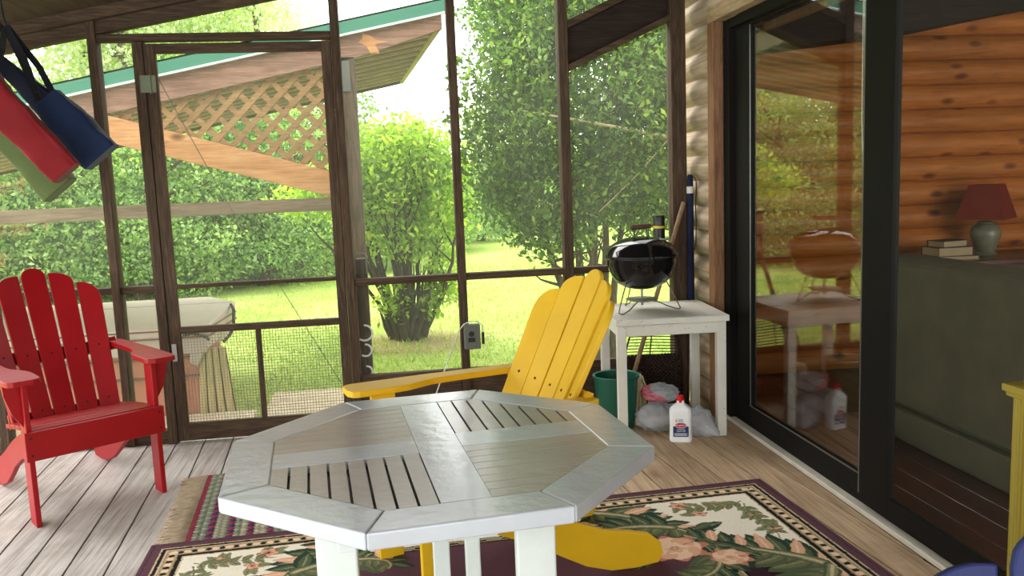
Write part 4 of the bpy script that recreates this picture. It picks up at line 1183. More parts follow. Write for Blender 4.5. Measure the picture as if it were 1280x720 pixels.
# ------------------------------------------------------------------ folding chair bags hanging from the roof
def cloth(name, c, rough=.75):
    m, n, l, out = nt(name); b = bsdf(n, l, out, rough, 0, .25)
    v = mapping(n, l); t = noise(n, l, v, 6, 4, .6)
    r = ramp(n, [(.3, tuple(q*.8 for q in s2l(c))), (.7, s2l(c))]); l.new(t.outputs[0], r.inputs[0]); l.new(r.outputs[0], b.inputs['Base Color'])
    t2 = noise(n, l, v, 220, 2); bump(n, l, t2.outputs[0], b, .2, .002)
    b.inputs['Sheen Weight'].default_value = .15
    return m
M['cloth_red'] = cloth('red_nylon', (126,9,20)); M['cloth_green'] = cloth('olive_nylon', (86,100,54)); M['cloth_blue'] = cloth('blue_nylon', (17,38,76)); M['cloth_blue_shade'] = cloth('shaded_blue_nylon', (20,24,48))
M['strap'] = cloth('black_webbing', (20,20,30), .85)
def sack(name, A, B, w, h, mat_, seed, parent=None, sq=.5, n=36, rings=30, up=(0,0,1), taper=(.8,1.0), end=.05):
    """soft long carry bag from A (top) to B (bottom end, squared off)"""
    A = Vector(A); B = Vector(B); d = (B-A); L = d.length; d.normalize()
    s = d.cross(Vector((0,1,0))).normalized(); t = s.cross(d).normalized()
    vs = []; fs = []
    for i in range(rings+1):
        q = i/rings
        k_ = taper[0]+(taper[1]-taper[0])*q
        cap = 1.0
        if q > .97: cap = .97
        for j in range(n):
            a = 2*PI*j/n
            cx, sy = math.cos(a), math.sin(a)
            e = .34
            x = math.copysign(abs(cx)**e, cx); y = math.copysign(abs(sy)**e, sy)
            p = Vector((cx*.9, sy*.9, q*L*6+seed))
            wr = 1+.16*mn.noise(p*1.2)+.10*abs(mn.noise(p*2.6+Vector((0,0,q*3))))-.05
            vs.append(A+d*(q*L)+s*(x*w/2*k_*wr*cap)+t*(y*h/2*k_*wr*cap))
    for i in range(rings):
        for j in range(n): fs.append((i*n+j, i*n+(j+1)%n, (i+1)*n+(j+1)%n, (i+1)*n+j))
    fs += [tuple(range(n-1,-1,-1)), tuple(range(rings*n,(rings+1)*n))]
    m_ = MB(); m_.add(vs, fs); return m_.build(name, mat_, parent, smooth='auto', bevel=.006), (A, B, d, s, t)
def strap(pts, w, mat_, parent, nm='strap'):
    m_ = MB(); P = [Vector(p) for p in pts]
    vs = []; 
    for i, p in enumerate(P):
        t = (P[min(i+1,len(P)-1)]-P[max(i-1,0)]).normalized(); s = t.cross(Vector((0,1,0))).normalized()
        for a, b in ((-1,-1),(1,-1),(1,1),(-1,1)): vs.append(p+s*(a*w/2)+Vector((0,b*.0015,0)))
    fs = [(i*4+j, i*4+(j+1)%4, (i+1)*4+(j+1)%4, (i+1)*4+j) for i in range(len(P)-1) for j in range(4)] + [(3,2,1,0), tuple(len(vs)-4+q for q in range(4))]
    m_.add(vs, fs); return m_.build(nm, mat_, parent)
HK = Vector((-1.71, 4.28, 2.205))
hk = thing('ceiling_hook', 'small dark hook in the ceiling carrying the hanging bags', 'hook', (HK.x, HK.y, 0))
m_ = MB(); zc = roofz(HK.x)
m_.tube([(0,0,zc+.01),(0,0,zc-.05),(.004,0,2.225),(.014,0,2.196),(0,0,2.186),(-.016,0,2.198),(-.016,0,2.215)], .004, 8); m_.build('hook_wire', M['strap'], hk, smooth='auto')
def hung(nm, lab, A, B, w, h, mat_, seed, straps, **kw):
    t = thing(nm, lab, 'bag', (0,0,0))
    o, fr = sack('bag_body', A, B, w, h, mat_, seed, t, **kw)
    for p in straps: strap(p, .030, M['strap'], t)
    return t, fr
top = HK+Vector((0,0,-.012))
hung('chair_bag', 'long red nylon carry bag hanging slantwise beside the screens', (-1.975,4.22,2.135), (-1.475,4.20,1.515), .195, .12, M['cloth_red'], 2.2,
     [[top, (-1.78,4.22,2.13), (-1.90,4.2,2.02)]], taper=(1.0,.76))
hung('chair_bag', 'olive green carry bag hanging behind the red one', (-2.10,4.58,2.02), (-1.64,4.56,1.440), .175, .12, M['cloth_green'], 6.1,
     [[top+Vector((-.004,.02,0)), (-1.76,4.36,2.10), (-1.93,4.42,1.90)]])
hung('chair_bag', 'short blue nylon carry bag hanging in front of the window post', (-1.590,4.36,1.865), (-1.365,4.36,1.588), .195, .12, M['cloth_blue'], 9.4,
     [[top+Vector((.008,.012,0)), (-1.62,4.40,2.02), (-1.56,4.36,1.90), (-1.55,4.35,1.84)], [top+Vector((.0,.016,0)), (-1.67,4.36,2.02), (-1.62,4.35,1.86)]], rings=16)
hung('blue_bag_shade', 'dark navy shape for the shaded top and strap of the blue bag', (-1.84,4.47,2.08), (-1.495,4.48,1.70), .150, .08, M['cloth_blue_shade'], 4.7,  # separate dark sack, paints the shaded upper part of the blue bag
     [[top+Vector((.004,.008,0)), (-1.66,4.33,2.06), (-1.62,4.33,1.90)]], taper=(.45,1.1))

# ------------------------------------------------------------------ socket box with cords, hooks on the post
M['box_grey'] = plain('grey_metal_box', (104,106,98), .5, .3, .5, .1)
M['cord_white'] = plain('white_cord', (222,220,210), .5); M['black_rubber'] = plain('black_rubber', (26,26,26), .6)
ox = thing('outlet_box', 'grey outdoor outlet box on the middle screen post', 'electrical box', (.418, 4.858, .44))
m_ = MB(); m_.box(-.048,.046,-.048,0,0,.145); m_.build('box_body', M['box_grey'], ox, bevel=.005)
m_ = MB(); m_.box(-.040,.020,-.053,-.048,.012,.128); m_.build('cover_plate', M['box_grey'], ox, bevel=.002)
m_ = MB(); m_.lathe([(0,0),(.016,0),(.016,.004),(0,.004)], 20, M=Matrix.Translation((-.006,-.053,.092)) @ Matrix.Rotation(PI/2,4,'X')); m_.box(-.026,.012,-.058,-.053,.045,.070); m_.build('socket', M['black_rubber'], ox)
m_ = MB(); m_.tube([(.062,-.03,.095),(.062,-.03,.025)], .008, 8); pg = m_.build('plug', M['black_rubber'], ox)
cd = MB(); cd.tube([(.480,4.828,.535),(.478,4.828,.575),(.455,4.82,.600),(.41,4.815,.605),(.37,4.812,.590),(.34,4.81,.555),(.29,4.80,.44),(.23,4.78,.30),(.16,4.74,.14),(.12,4.72,.012)], .0035, 7)
c_ = cd.build('power_cord', M['cord_white'], smooth='auto'); tag(c_, 'thin white power cord looping from the outlet box down to the deck', 'cord')

lp = MB(); lp.box(-.232,-.165,4.955,5.03,-.45,.985)
po = lp.build('fence_post', M['frame'], bevel=.004); tag(po, 'short dark wooden post just outside the screen with a wire loop on top', 'post')
m_ = MB(); m_.tube([(-.225,4.95,.90),(-.225,4.945,1.01),(-.218,4.945,1.018),(-.175,4.945,1.018),(-.168,4.945,1.01),(-.168,4.95,.90)], .003, 6); m_.build('wire_loop', M['wire'], po)
M['pvc'] = plain('white_pvc', (226,228,224), .4)
for z, r, lab in ((.555,.045,'topmost white curved hose hook on the short post'),(.452,.035,'middle white curved hose hook on the short post'),(.325,.032,'lowest white curved hose hook on the short post')):
    m_ = MB(); pts = [(-.200+.0*q, 4.932, z+r) for q in (0,)] + [(-.205+r*math.cos(rad(a))*1.0+.005, 4.930, z+r*math.sin(rad(a))) for a in range(80,-131,-15)]
    m_.tube(pts, .0055, 8); h_ = m_.build('hose_hook', M['pvc'], smooth='auto'); tag(h_, lab, 'hook', 'white hose hooks')
# ------------------------------------------------------------------ shelter over the hot tub
M['shelter_wood'] = wood('reddish_weathered_beam', (112,80,66), (152,114,96), (176,140,118), 'x', .75, .7, .1)
M['soffit'] = wood('brown_soffit_boards', (84,64,42), (112,88,60), (128,104,74), 'x', .8, .7, .2)
M['new_wood'] = wood('fresh_lumber', (186,126,74), (214,156,100), (226,176,122), 'x', .6, .5, .08, .1, True)
M['lattice'] = wood('lattice_strip', (140,104,62), (168,130,82), (184,148,100), 'x', .75, 1, .15)
M['grey_post'] = wood('grey_timber_post', (70,56,44), (100,80,62), (122,100,80), 'z', .75, .7, .1)
M['grey_post_x'] = wood('grey_tan_timber', (106,90,70), (138,118,94), (158,138,112), 'x', .75, .7, .1)
M['green_metal'] = plain('green_roof_metal', (54,122,96), .4, .1, .5, .05, 3)
M['white_metal'] = plain('white_drip_edge', (226,236,232), .4)
sh = thing('hot_tub_shelter', 'open timber shelter with green metal roof edge and diagonal lattice beyond the screens', 'shelter', (-.25, 6.2, -.45))
L = Vector((-.25, 6.2, -.45))
def sz(x): return 2.29+.2*(x+.2)
def sq(nm, mb, mat_, parent=None, **kw):
    mb.v = [(p[0]-L.x, p[1]-L.y, p[2]-L.z) for p in mb.v]
    return mb.build(nm, mat_, parent or sh, **kw)
XL, XR = -5.2, .42
def sk(y): return -(y-6.2)*.066
def sheet(mb, x0, x1, y0, y1, lo, hi):
    V = []
    for y in (y0, y1):
        for x in (x0, x1):
            for d in (lo, hi): V.append((x+sk(y), y, sz(x)+d))
    o = [(0,1,3,2),(4,6,7,5),(0,4,5,1),(2,3,7,6),(1,5,7,3),(0,2,6,4)]
    mb.add(V, [f[::-1] for f in o])
m_ = MB()
m_.add([(XL,6.2,sz(XL)),(-.2,6.2,sz(-.2)),(XR,6.2,sz(XR)+.065),(XR,6.2,sz(XR)+.165),(XL,6.2,sz(XL)+.165),
        (XL,6.24,sz(XL)),(-.2,6.24,sz(-.2)),(XR,6.24,sz(XR)+.065),(XR,6.24,sz(XR)+.165),(XL,6.24,sz(XL)+.165)],
       [(0,1,2,3,4),(9,8,7,6,5),(0,5,6,1),(1,6,7,2),(2,7,8,3),(3,8,9,4),(4,9,5,0)])
fa = sq('fascia_board', m_, M['shelter_wood'])
m_ = MB(); cx, cz = .0-.09, sz(-.09)+.085
star = [(cx+r_*math.cos(rad(a)), cz+r_*.72*math.sin(rad(a))) for a, r_ in zip(range(0,360,30), (.13,.045,.05,.06,.10,.06,.08,.05,.05,.11,.13,.04))]
m_.prism([(z, x) for x, z in star], 6.1975, 6.2, axis='y'); sq('bare_wood_patch', m_, M['new_wood'], fa).parent = fa
m_ = MB(); sheet(m_, XL, XR+.03, 6.16, 6.185, .172, .268); sheet(m_, XL, XR+.03, 6.16, 9.65, .255, .268); sq('roof_metal', m_, M['green_metal'])
m_ = MB(); sheet(m_, XL, XR+.03, 6.150, 6.190, .160, .174); sq('drip_edge', m_, M['white_metal'])
m_ = MB()
for i in range(11): sheet(m_, XL, XR-.02, 6.25+i*.305, 6.25+i*.305+.292, .10, .125)
sq('soffit', m_, M['soffit'], bevel=.004)
M['pale_batten'] = wood('pale_batten', (176,152,112), (200,176,134), (214,194,152), 'x', .8, 1, .1)
for i in range(1, 11):
    m_ = MB(); sheet(m_, XL, XR-.02, 6.25+i*.305-.024, 6.25+i*.305+.012, .080, .10); sq('batten', m_, M['pale_batten'])
m_ = MB()
for y0, y1 in ((6.24,9.6),): 
    V = []
    for y in (y0, y1):
        for dx in (-.04, 0):
            for dz in (.07, .25): V.append((XR+dx+sk(y), y, sz(XR)+dz))
    m_.add(V, [(0,1,3,2),(4,6,7,5),(0,4,5,1),(2,3,7,6),(1,5,7,3),(0,2,6,4)])
sq('end_board', m_, M['pale_batten'])
m_ = MB(); sheet(m_, XL, XR, 9.6, 9.64, .075, .25); sq('rear_fascia', m_, M['soffit'])
m_ = MB(); m_.box(-.305,-.205,6.2,6.30,-.45,sz(-.25)+.02); p1_ = sq('post', m_, M['grey_post'], bevel=.004)
m_ = MB(); m_.box(-.30,-.24,6.188,6.2,2.06,2.27); q_ = sq('bracket', m_, M['box_grey'], bevel=.002); q_.parent = p1_
m_ = MB(); m_.box(-4.9,-4.8,6.2,6.30,-.45,sz(-4.85)+.02); sq('post', m_, M['grey_post'])
for x in (-4.9, -.42): 
    m_ = MB(); m_.box(x,x+.1,9.45,9.55,-.45,sz(x)+.1); sq('post', m_, M['grey_post'])
m_ = MB(); m_.box(-5.2,-.305,6.205,6.245,1.232,1.325); sq('tie_beam', m_, M['grey_post_x'], bevel=.004)
m_ = MB()
A = [(-1.95,1.775),(-.305,1.295),(-.305,1.475),(-1.93,1.955)]
m_.prism([(z, x) for x, z in A], 6.205, 6.243, axis='y'); sq('brace', m_, M['new_wood'], bevel=.004)
tri = [(-1.93,1.94),(-.305,1.46),(-.305,sz(-.305)+.01),(-1.93,sz(-1.93)+.01)]
for sgn, y in ((1, 6.247), (-1, 6.253)):
    m_ = MB(); s_ = .152
    for i in range(-14, 16):
        c = -1.1+i*s_
        w = .028
        P = [(c-w-1.2*sgn, .8), (c+w-1.2*sgn, .8), (c+w+.8*sgn, 2.8), (c-w+.8*sgn, 2.8)]
        P = clip_poly(P if sgn > 0 else P, tri)
        if len(P) >= 3: m_.prism([(z, x) for x, z in P], y, y+.005, axis='y')
    sq('lattice', m_, M['lattice'])
m_ = MB(); m_.box(-.40,-.38,6.19,6.2,1.0,1.55); 
# ------------------------------------------------------------------ hot tub
M['tub_brown'] = plain('terracotta_brown_panel', (176,112,88), .5, 0, .4, .1, 3, .1)
M['tub_cover'] = plain('pale_vinyl_cover', (182,164,152), .45, 0, .4, .06, 4, .1)
M['tub_seam'] = plain('brown_piping', (116,70,62), .6)
M['tub_slat'] = wood('pale_yellow_slat', (160,140,88), (196,176,122), (210,194,146), 'z', .7, 1, .1)
M['tub_dark'] = plain('dark_gap', (86,50,40), .8)
tubE = thing('hot_tub', 'brown hot tub with a pale folded cover on the lawn beyond the screen door', 'hot tub', (-2.55, 8.0, -.45))
def tq(nm, mb, mat_, parent=None, **kw):
    mb.v = [(p[0]+2.55, p[1]-8.0, p[2]+.45) for p in mb.v]
    return mb.build(nm, mat_, parent or tubE, **kw)
m_ = MB(); m_.prism([(-3.7,7.12),(-1.66,7.12),(-1.46,7.17),(-1.85,8.85),(-3.7,8.85)], -.45, .13); tq('cabinet', m_, M['tub_brown'], bevel=.02)
m_ = MB(); m_.prism([(-3.72,7.09),(-1.64,7.09),(-1.64,7.13),(-3.72,7.13)], -.10, -.085); m_.prism([(-3.72,7.09),(-1.64,7.09),(-1.64,7.13),(-3.72,7.13)], .055, .07); tq('moulding', m_, M['tub_seam'], bevel=.003)
for i in range(4):
    b0, b1, t0, t1 = -1.66+i*.072, -1.66+(i+1)*.072-.013, -1.625+i*.052, -1.625+(i+1)*.052-.010
    m_ = MB(); m_.prism([(-.45,b0),(-.45,b1),(.13,t1),(.13,t0)], 7.095, 7.124, axis='y'); tq('corner_slat', m_, M['tub_slat'], bevel=.003)
m_ = MB(); m_.prism([(-.45,-1.655),(-.45,-1.375),(.12,-1.42),(.12,-1.625)], 7.125, 7.135, axis='y'); tq('slat_backing', m_, M['tub_dark'])
# cover: two tapered halves and a skirt
m_ = MB()
for a, b_ in ((7.04,7.97),(7.99,8.95)):
    up_ = a < 7.5
    z0, z1 = (.325,.385) if up_ else (.385,.325)
    xr0, xr1 = (-1.53,-1.47) if up_ else (-1.475,-1.88)
    m_.add([(-3.78,a,.235),(xr0,a,.235),(xr1,b_,.235),(-3.78,b_,.235),(-3.78,a,z0),(xr0,a,z0),(xr1,b_,z1),(-3.78,b_,z1)],
           [(0,3,2,1),(4,5,6,7),(0,1,5,4),(1,2,6,5),(2,3,7,6),(3,0,4,7)])
cv = tq('cover', m_, M['tub_cover'], bevel=.02, seg=3)
m_ = MB(); m_.prism([(-3.76,7.06),(-1.56,7.06),(-1.50,7.9),(-1.9,8.9),(-3.76,8.9)], .10, .236); tq('cover_skirt', m_, M['tub_cover'], cv, bevel=.01)
m_ = MB()
for z in (.238,.30): m_.tube([(-3.78,7.036,z),(-1.535,7.036,z),(-1.525,7.06,z),(-1.468,7.95,z)], .007, 6)
tq('piping', m_, M['tub_seam'], cv)
m_ = MB(); m_.tube([(-1.48,7.80,.385),(-1.44,7.70,.35),(-1.43,7.6,.24),(-1.45,7.5,.16),(-1.49,7.42,.12)], .014, 8); m_.tube([(-1.72,7.03,.26),(-1.65,7.0,.275),(-1.56,7.0,.25),(-1.53,7.05,.21)], .012, 8)
tq('cover_strap', m_, M['cord_dark'], cv, smooth='auto')
m_ = MB(); m_.prism([(.02,-1.70),(-.02,-1.64),(.12,-1.57),(.12,-1.69)], 7.07, 7.094, axis='y'); tq('corner_flap', m_, M['tub_cover'], bevel=.012)

# ------------------------------------------------------------------ vegetation
def leaf_arrays(P, size, aspect=.5, up=.5, seed=1, fold=.25):
    r = np.random.default_rng(seed); k = len(P)
    d = r.normal(size=(k,3)); d[:,2] -= .35; d /= np.linalg.norm(d, axis=1)[:,None]      # leaf axis, drooping a little
    nrm = r.normal(size=(k,3)); nrm[:,2] += up*2; 
    s = np.cross(d, nrm); s /= np.linalg.norm(s, axis=1)[:,None]+1e-9
    n2 = np.cross(s, d)
    L = size*(.65+.7*r.random(k))[:,None]; w = L*aspect*.5
    V = np.empty((k,4,3), np.float32)
    V[:,0] = P; V[:,1] = P+d*L*.45+s*w+n2*w*fold; V[:,2] = P+d*L; V[:,3] = P+d*L*.45-s*w+n2*w*fold
    return V.reshape(-1,3), np.arange(k*4).reshape(-1,4)
def blob_points(blobs, n, seed, shell=.55):
    r = np.random.default_rng(seed); vol = np.array([b[3]*b[4]*b[5] for b in blobs])**.75; vol /= vol.sum()
    out = []
    for b, f in zip(blobs, vol):
        m = int(n*f)+1; d = r.normal(size=(m,3)); d /= np.linalg.norm(d, axis=1)[:,None]
        q = (shell+(1-shell)*r.random(m)**.6)[:,None]
        wob = 1+.22*np.sin(d[:,:1]*7+b[0]*3)*np.sin(d[:,1:2]*6+b[2]*5)+.12*np.sin(d[:,2:3]*13+b[1])
        out.append(np.array(b[:3])+d*q*wob*np.array(b[3:6]))
    return np.concatenate(out)
M['bark'] = wood('grey_brown_bark', (62,50,40), (96,80,66), (124,108,92), 'z', .85, .6, .1, .5)
M['bark_dark'] = wood('dark_bark', (46,36,30), (74,60,50), (100,84,72), 'z', .85, .6, .1, .5)
M['leaf_bush'] = leafmat('light_yellow_green_leaf', [(0,(122,156,56)),(.5,(154,188,74)),(.85,(184,208,96)),(1,(214,222,124))], .55)
M['leaf_tree'] = leafmat('deep_green_leaf', [(0,(62,96,38)),(.5,(92,130,50)),(.85,(128,164,68)),(1,(170,194,98))], .48, .30)
M['leaf_wood'] = leafmat('woodland_leaf', [(0,(84,118,72)),(.5,(116,150,92)),(.9,(148,178,114)),(1,(178,200,138))], .55)
M['leaf_haze'] = leafmat('woodland_leaf_haze_tint', [(0,(168,186,150)),(.5,(196,208,178)),(.9,(214,224,198)),(1,(226,232,212))], .55)  # haze over the tall far trees put into their leaf colour
M['leaf_mid'] = leafmat('fresh_woodland_leaf', [(0,(122,156,88)),(.5,(156,186,114)),(.9,(186,208,144)),(1,(206,220,168))], .55)
def bent(a, b, seed, n=7, amp=.08):
    r = random.Random(seed); a = Vector(a); b = Vector(b)
    o = Vector((r.uniform(-1,1), r.uniform(-1,1), 0))*amp
    return [a.lerp(b, i/n)+o*math.sin(PI*i/n)+Vector((r.uniform(-1,1), r.uniform(-1,1), 0))*amp*.18*(0 < i < n) for i in range(n+1)]
# the vase shaped shrub
bx, by, bz = .12, 10.25, gz(.12, 10.25)
sb = thing('shrub', 'light green vase shaped shrub with a thick dark base on the lawn', 'shrub', (bx, by, bz))
R_ = random.Random(3)
tips = []
m_ = MB()
for i in range(16):
    a = 2*PI*i/16+R_.uniform(-.2,.2); r0 = R_.uniform(.04,.15); r1 = R_.uniform(.25,.80); h = R_.uniform(1.5,2.6)
    p0 = (math.cos(a)*r0, math.sin(a)*r0*.8, -.03); p1 = (math.cos(a)*r1, math.sin(a)*r1*.8, h)
    pts = bent(p0, p1, i, 8, .14); m_.tube(pts, [.040*(1-.85*q/8) for q in range(9)], 6); tips.append(pts)
    for w in range(4):
        s_ = pts[3+w]; e = s_+Vector((R_.uniform(-.35,.35), R_.uniform(-.3,.3), R_.uniform(.25,.6))); m_.tube(bent(s_, e, i*7+w, 4, .05), [.012,.010,.008,.006,.003], 5)
for e in ((-1.35,.1,1.68),(-1.0,.1,1.95),(-.8,.1,1.7)): m_.tube(bent((-.05,0,0), e, int(e[2]*100), 8, .12), [.03,.027,.024,.02,.017,.014,.010,.007,.004], 6)
for i in range(64):
    a = R_.uniform(0,2*PI); r0 = R_.uniform(.0,.20); m_.tube(bent((math.cos(a)*r0,math.sin(a)*r0,-.03),(math.cos(a)*(r0+.14)+R_.uniform(-.16,.2),math.sin(a)*(r0+.12)+R_.uniform(-.1,.1),R_.uniform(.3,.95)), 90+i, 5, .04), [.034,.03,.026,.02,.014,.006], 6)
m_.build('stem', M['bark_dark'], sb, smooth=True)
P = blob_points([(0,0,1.95,.70,.60,.60),(-.38,0,1.65,.42,.42,.45),(.42,-.05,1.55,.42,.42,.50),(.1,-.1,2.3,.5,.45,.40),(-.25,.1,2.2,.45,.4,.5),(.45,0,.80,.28,.28,.36),(.0,-.1,1.25,.45,.4,.3),(.50,.0,2.0,.4,.4,.5),(-1.05,.1,1.72,.55,.35,.26),(-.70,.05,1.95,.4,.35,.3)], 11500, 11, .30)
P = np.concatenate([P, blob_points([(.42,-.1,.62,.22,.22,.22),(-.18,-.22,.5,.22,.12,.28),(.28,-.2,.42,.16,.14,.16)], 700, 14, .2)])
V, Fl = leaf_arrays(P, .082, .5, .5, 21); np_mesh('foliage', V, Fl, M['leaf_bush'], parent=sb)
# the dark glossy tree close to the screens
tx, ty, tz = 1.86, 7.55, gz(1.86, 7.55)
tr = thing('broadleaf_tree', 'multi-stemmed tree with deep green leaves just beyond the right hand screens', 'tree', (tx, ty, tz))
m_ = MB()
stems = [((-.06,0,0),(-.25,.05,2.1),.055),((.02,.05,0),(.12,.1,2.3),.05),((-.12,-.03,0),(-.75,0,2.0),.045),((.10,0,0),(.42,.1,2.2),.045),((.0,.1,0),(.0,.3,3.2),.05),((-.03,-.06,0),(-.10,-.1,1.7),.04)]
for i, (a, b, r0) in enumerate(stems):
    pts = bent(a, b, 40+i, 9, .08); m_.tube(pts, [r0*(1-.7*q/9) for q in range(10)], 8)
    for w in range(6):
        s_ = pts[4+w % 5]; e = s_+Vector((R_.uniform(-.9,.7), R_.uniform(-.5,.5), R_.uniform(.1,.9))); m_.tube(bent(s_, e, i*9+w, 5, .07), [.016,.014,.011,.008,.006,.003], 5)
m_.build('stem', M['bark'], tr, smooth=True)
m_ = MB(); m_.tube(bent((-.75,-.45,2.42),(.75,-.35,2.12), 77, 8, .06), [.008,.011,.013,.014,.015,.016,.018,.02,.02], 6); m_.tube(bent((.55,-.36,2.16),(-.1,-.4,1.55), 78, 6, .03), .006, 5); m_.build('bare_branch', M['pad'], tr, smooth=True)
blobs = [(-.15,0,2.7,1.05,.8,.95),(-.85,-.05,2.3,.50,.5,.75),(-.55,-.1,1.75,.62,.5,.45),(.45,0,2.1,.65,.6,.7),(.1,-.1,1.85,.5,.45,.45),(-.65,0,3.2,.5,.6,.7),(.6,.1,3.0,.7,.7,.7),(.0,.2,3.7,1.2,.8,.8),(-.45,-.15,1.40,.42,.35,.30),(.50,.15,1.55,.50,.40,.35),(.9,.3,2.5,.5,.5,.8)]
P = blob_points(blobs, 62000, 12, .22)
r_ = np.random.default_rng(5)
cl = np.sin(P[:,0]*5.3+1)*np.sin(P[:,1]*4.7)*np.sin(P[:,2]*5.9+.6)
P = P[(cl > -.38) | (r_.random(len(P)) < .3)]
V, Fl = leaf_arrays(P, .060, .55, .5, 22); np_mesh('foliage', V, Fl, M['leaf_tree'], parent=tr)
# woodland edge: a few kinds of tree, each repeated
def wood_tree(name, H_, Rr, n, size, lm, seed, low=.1):
    r = random.Random(seed); t = thing(name, 'woodland tree', 'tree', (0,0,0))
    m_ = MB(); m_.tube(bent((0,0,-.2),(r.uniform(-.3,.3),0,H_*.85), seed, 8, .2), [.17*(1-.8*q/8) for q in range(9)], 8)
    for i in range(7):
        z = H_*(.25+.5*i/7); a = r.uniform(0,2*PI); m_.tube(bent((0,0,z),(math.cos(a)*Rr*.7,math.sin(a)*Rr*.7,z+r.uniform(.3,1.2)), seed+i, 5, .1), [.06,.05,.04,.03,.02,.01], 6)
    m_.build('trunk', M['bark'], t, smooth=True)
    bl = []
    for i in range(13):
        z = H_*(low+(.92-low)*i/12); k_ = Rr*(.55+.45*math.sin(PI*min(1,(z/H_)*.9+.12)))
        a = r.uniform(0,2*PI); bl.append((math.cos(a)*k_*.5, math.sin(a)*k_*.5, z, k_*r.uniform(.5,.8), k_*r.uniform(.5,.8), H_*r.uniform(.09,.15)))
    P = blob_points(bl, n, seed, .5); V, Fl = leaf_arrays(P, size, .6, .5, seed+3); np_mesh('foliage', V, Fl, lm, parent=t)
    return t
protos = [('leafy_tree',4.4,2.2,15000,.115,M['leaf_wood'],101,.04),('leafy_tree',10.5,2.8,17000,.15,M['leaf_haze'],102,.10),('understory_bush',2.6,1.5,9000,.09,M['leaf_wood'],103,.12),('leafy_tree',5.5,2.0,10000,.13,M['leaf_mid'],104,.06)]
labs = [('mid green tree of the wood edge behind the lawn','trees of the wood edge'),('pale hazy tree of the wood standing behind the mid green ones','pale trees at the back of the wood'),('low green bush along the far edge of the lawn','bushes along the wood edge'),('pale green small tree along the far edge of the lawn','small pale trees of the wood')]
made = [None]*4
def place(kind, x, y, rz, sc=1.0):
    if made[kind] is None: made[kind] = wood_tree(*protos[kind]); o = made[kind]
    else: o = copy_tree(made[kind])
    o['label'], o['group'] = labs[kind]
    if kind == 2: o['category'] = 'bush'
    o.location = (x, y, gz(x, y)); o.rotation_euler.z = rz; o.scale = (sc,)*3
R2 = random.Random(17)
for x, y in ((-13,15.5),(-10.4,16.5),(-7.9,17.2),(-5.6,17.0),(-3.4,18.2),(-1.2,19.5),(-8.9,20),(-4.4,21),(-12,19)): place(0, x, y, R2.uniform(0,6), R2.uniform(.85,1.1))
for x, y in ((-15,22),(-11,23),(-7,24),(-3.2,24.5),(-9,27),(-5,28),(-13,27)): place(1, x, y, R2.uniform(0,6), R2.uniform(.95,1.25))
for x, y in ((-11.5,14.2),(-9.2,15.0),(-6.9,15.4),(-4.6,15.8),(-2.6,16.9),(-.6,18.2),(1.0,22.5),(2.6,25.5),(4.2,29)): place(2, x, y, R2.uniform(0,6), R2.uniform(.8,1.1))
for x, y in ((-9.6,14.6),(-4.0,16.2),(-1.9,17.4),(-6.0,15.6),(-12.6,15)): place(3, x, y, R2.uniform(0,6), R2.uniform(.55,.72))
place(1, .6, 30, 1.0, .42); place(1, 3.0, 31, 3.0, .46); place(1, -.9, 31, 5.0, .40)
for x, y in ((4.8,32),(7.5,38),(11,43),(15,46),(19.5,47),(24,50),(9,47)): place(3, x, y, R2.uniform(0,6), R2.uniform(.75,1.0))
# young pine with rusty needle tufts at the left
M['needle'] = leafmat('rusty_pine_needle', [(0,(150,116,70)),(.4,(176,140,92)),(.6,(120,132,72)),(1,(104,124,66))], .2)
pn = thing('pine_sapling', 'young pine with rusty needle tufts beyond the left screens', 'tree', (-5.15, 11.2, gz(-5.15,11.2)))
m_ = MB(); m_.tube(bent((0,0,-.1),(.1,0,3.0), 5, 6, .05), [.05,.045,.04,.035,.03,.02,.01], 7)
tuft = []
for i in range(9):
    z = .9+.2*i; a = R2.uniform(-1.2,1.6); e = Vector((math.cos(a)*R2.uniform(.5,1.1), -abs(math.sin(a))*.7, z+R2.uniform(-.1,.25))); m_.tube(bent((0,0,z), e, i+60, 4, .05), [.018,.015,.012,.009,.006], 5); tuft += [e, Vector((0,0,z)).lerp(e,.72)]
m_.build('trunk', M['bark'], pn, smooth=True)
V = []; 
for e in tuft:
    for q in range(120):
        d = Vector((R2.gauss(0,1), R2.gauss(0,1), R2.gauss(.1,1))).normalized(); s_ = d.cross(Vector((.3,.2,1))).normalized()*.004; tip_ = e+d*R2.uniform(.10,.19)
        V += [e-s_, e+s_, tip_]
V = np.array([tuple(v) for v in V]); np_mesh('foliage', V, np.arange(len(V)).reshape(-1,3), M['needle'], parent=pn)

# ------------------------------------------------------------------ things in the room
M['sofa'] = plain('olive_grey_upholstery', (104,97,76), .9, 0, .1, .08, 8, .3, 250)
sf = thing('sofa', 'olive grey upholstered sofa seen from its back through the doorway', 'sofa', (2.9, 3.1, .045))
def soft(nm, x0, x1, y0, y1, z0, z1, b=.05):
    m_ = MB(); m_.box(x0-2.9,x1-2.9,y0-3.1,y1-3.1,z0-.045,z1-.045); return m_.build(nm, M['sofa'], sf, bevel=b, seg=4, smooth=False)
soft('backrest', 2.44, 2.68, 2.0, 4.05, .20, .955, .06); soft('skirt', 2.432, 3.34, 1.99, 4.06, .05, .205, .012)
soft('seat_cushion', 2.66, 3.34, 2.2, 3.05, .21, .50, .05); soft('seat_cushion', 2.66, 3.34, 3.06, 3.88, .21, .50, .05)
soft('armrest', 2.46, 3.36, 3.86, 4.06, .20, .68, .06); soft('armrest', 2.46, 3.36, 2.0, 2.2, .20, .68, .06)
M['dark_wood'] = wood('dark_polished_wood', (46,24,16), (78,42,28), (102,60,40), 'x', .3, 1, .1, .1, spec=.5)
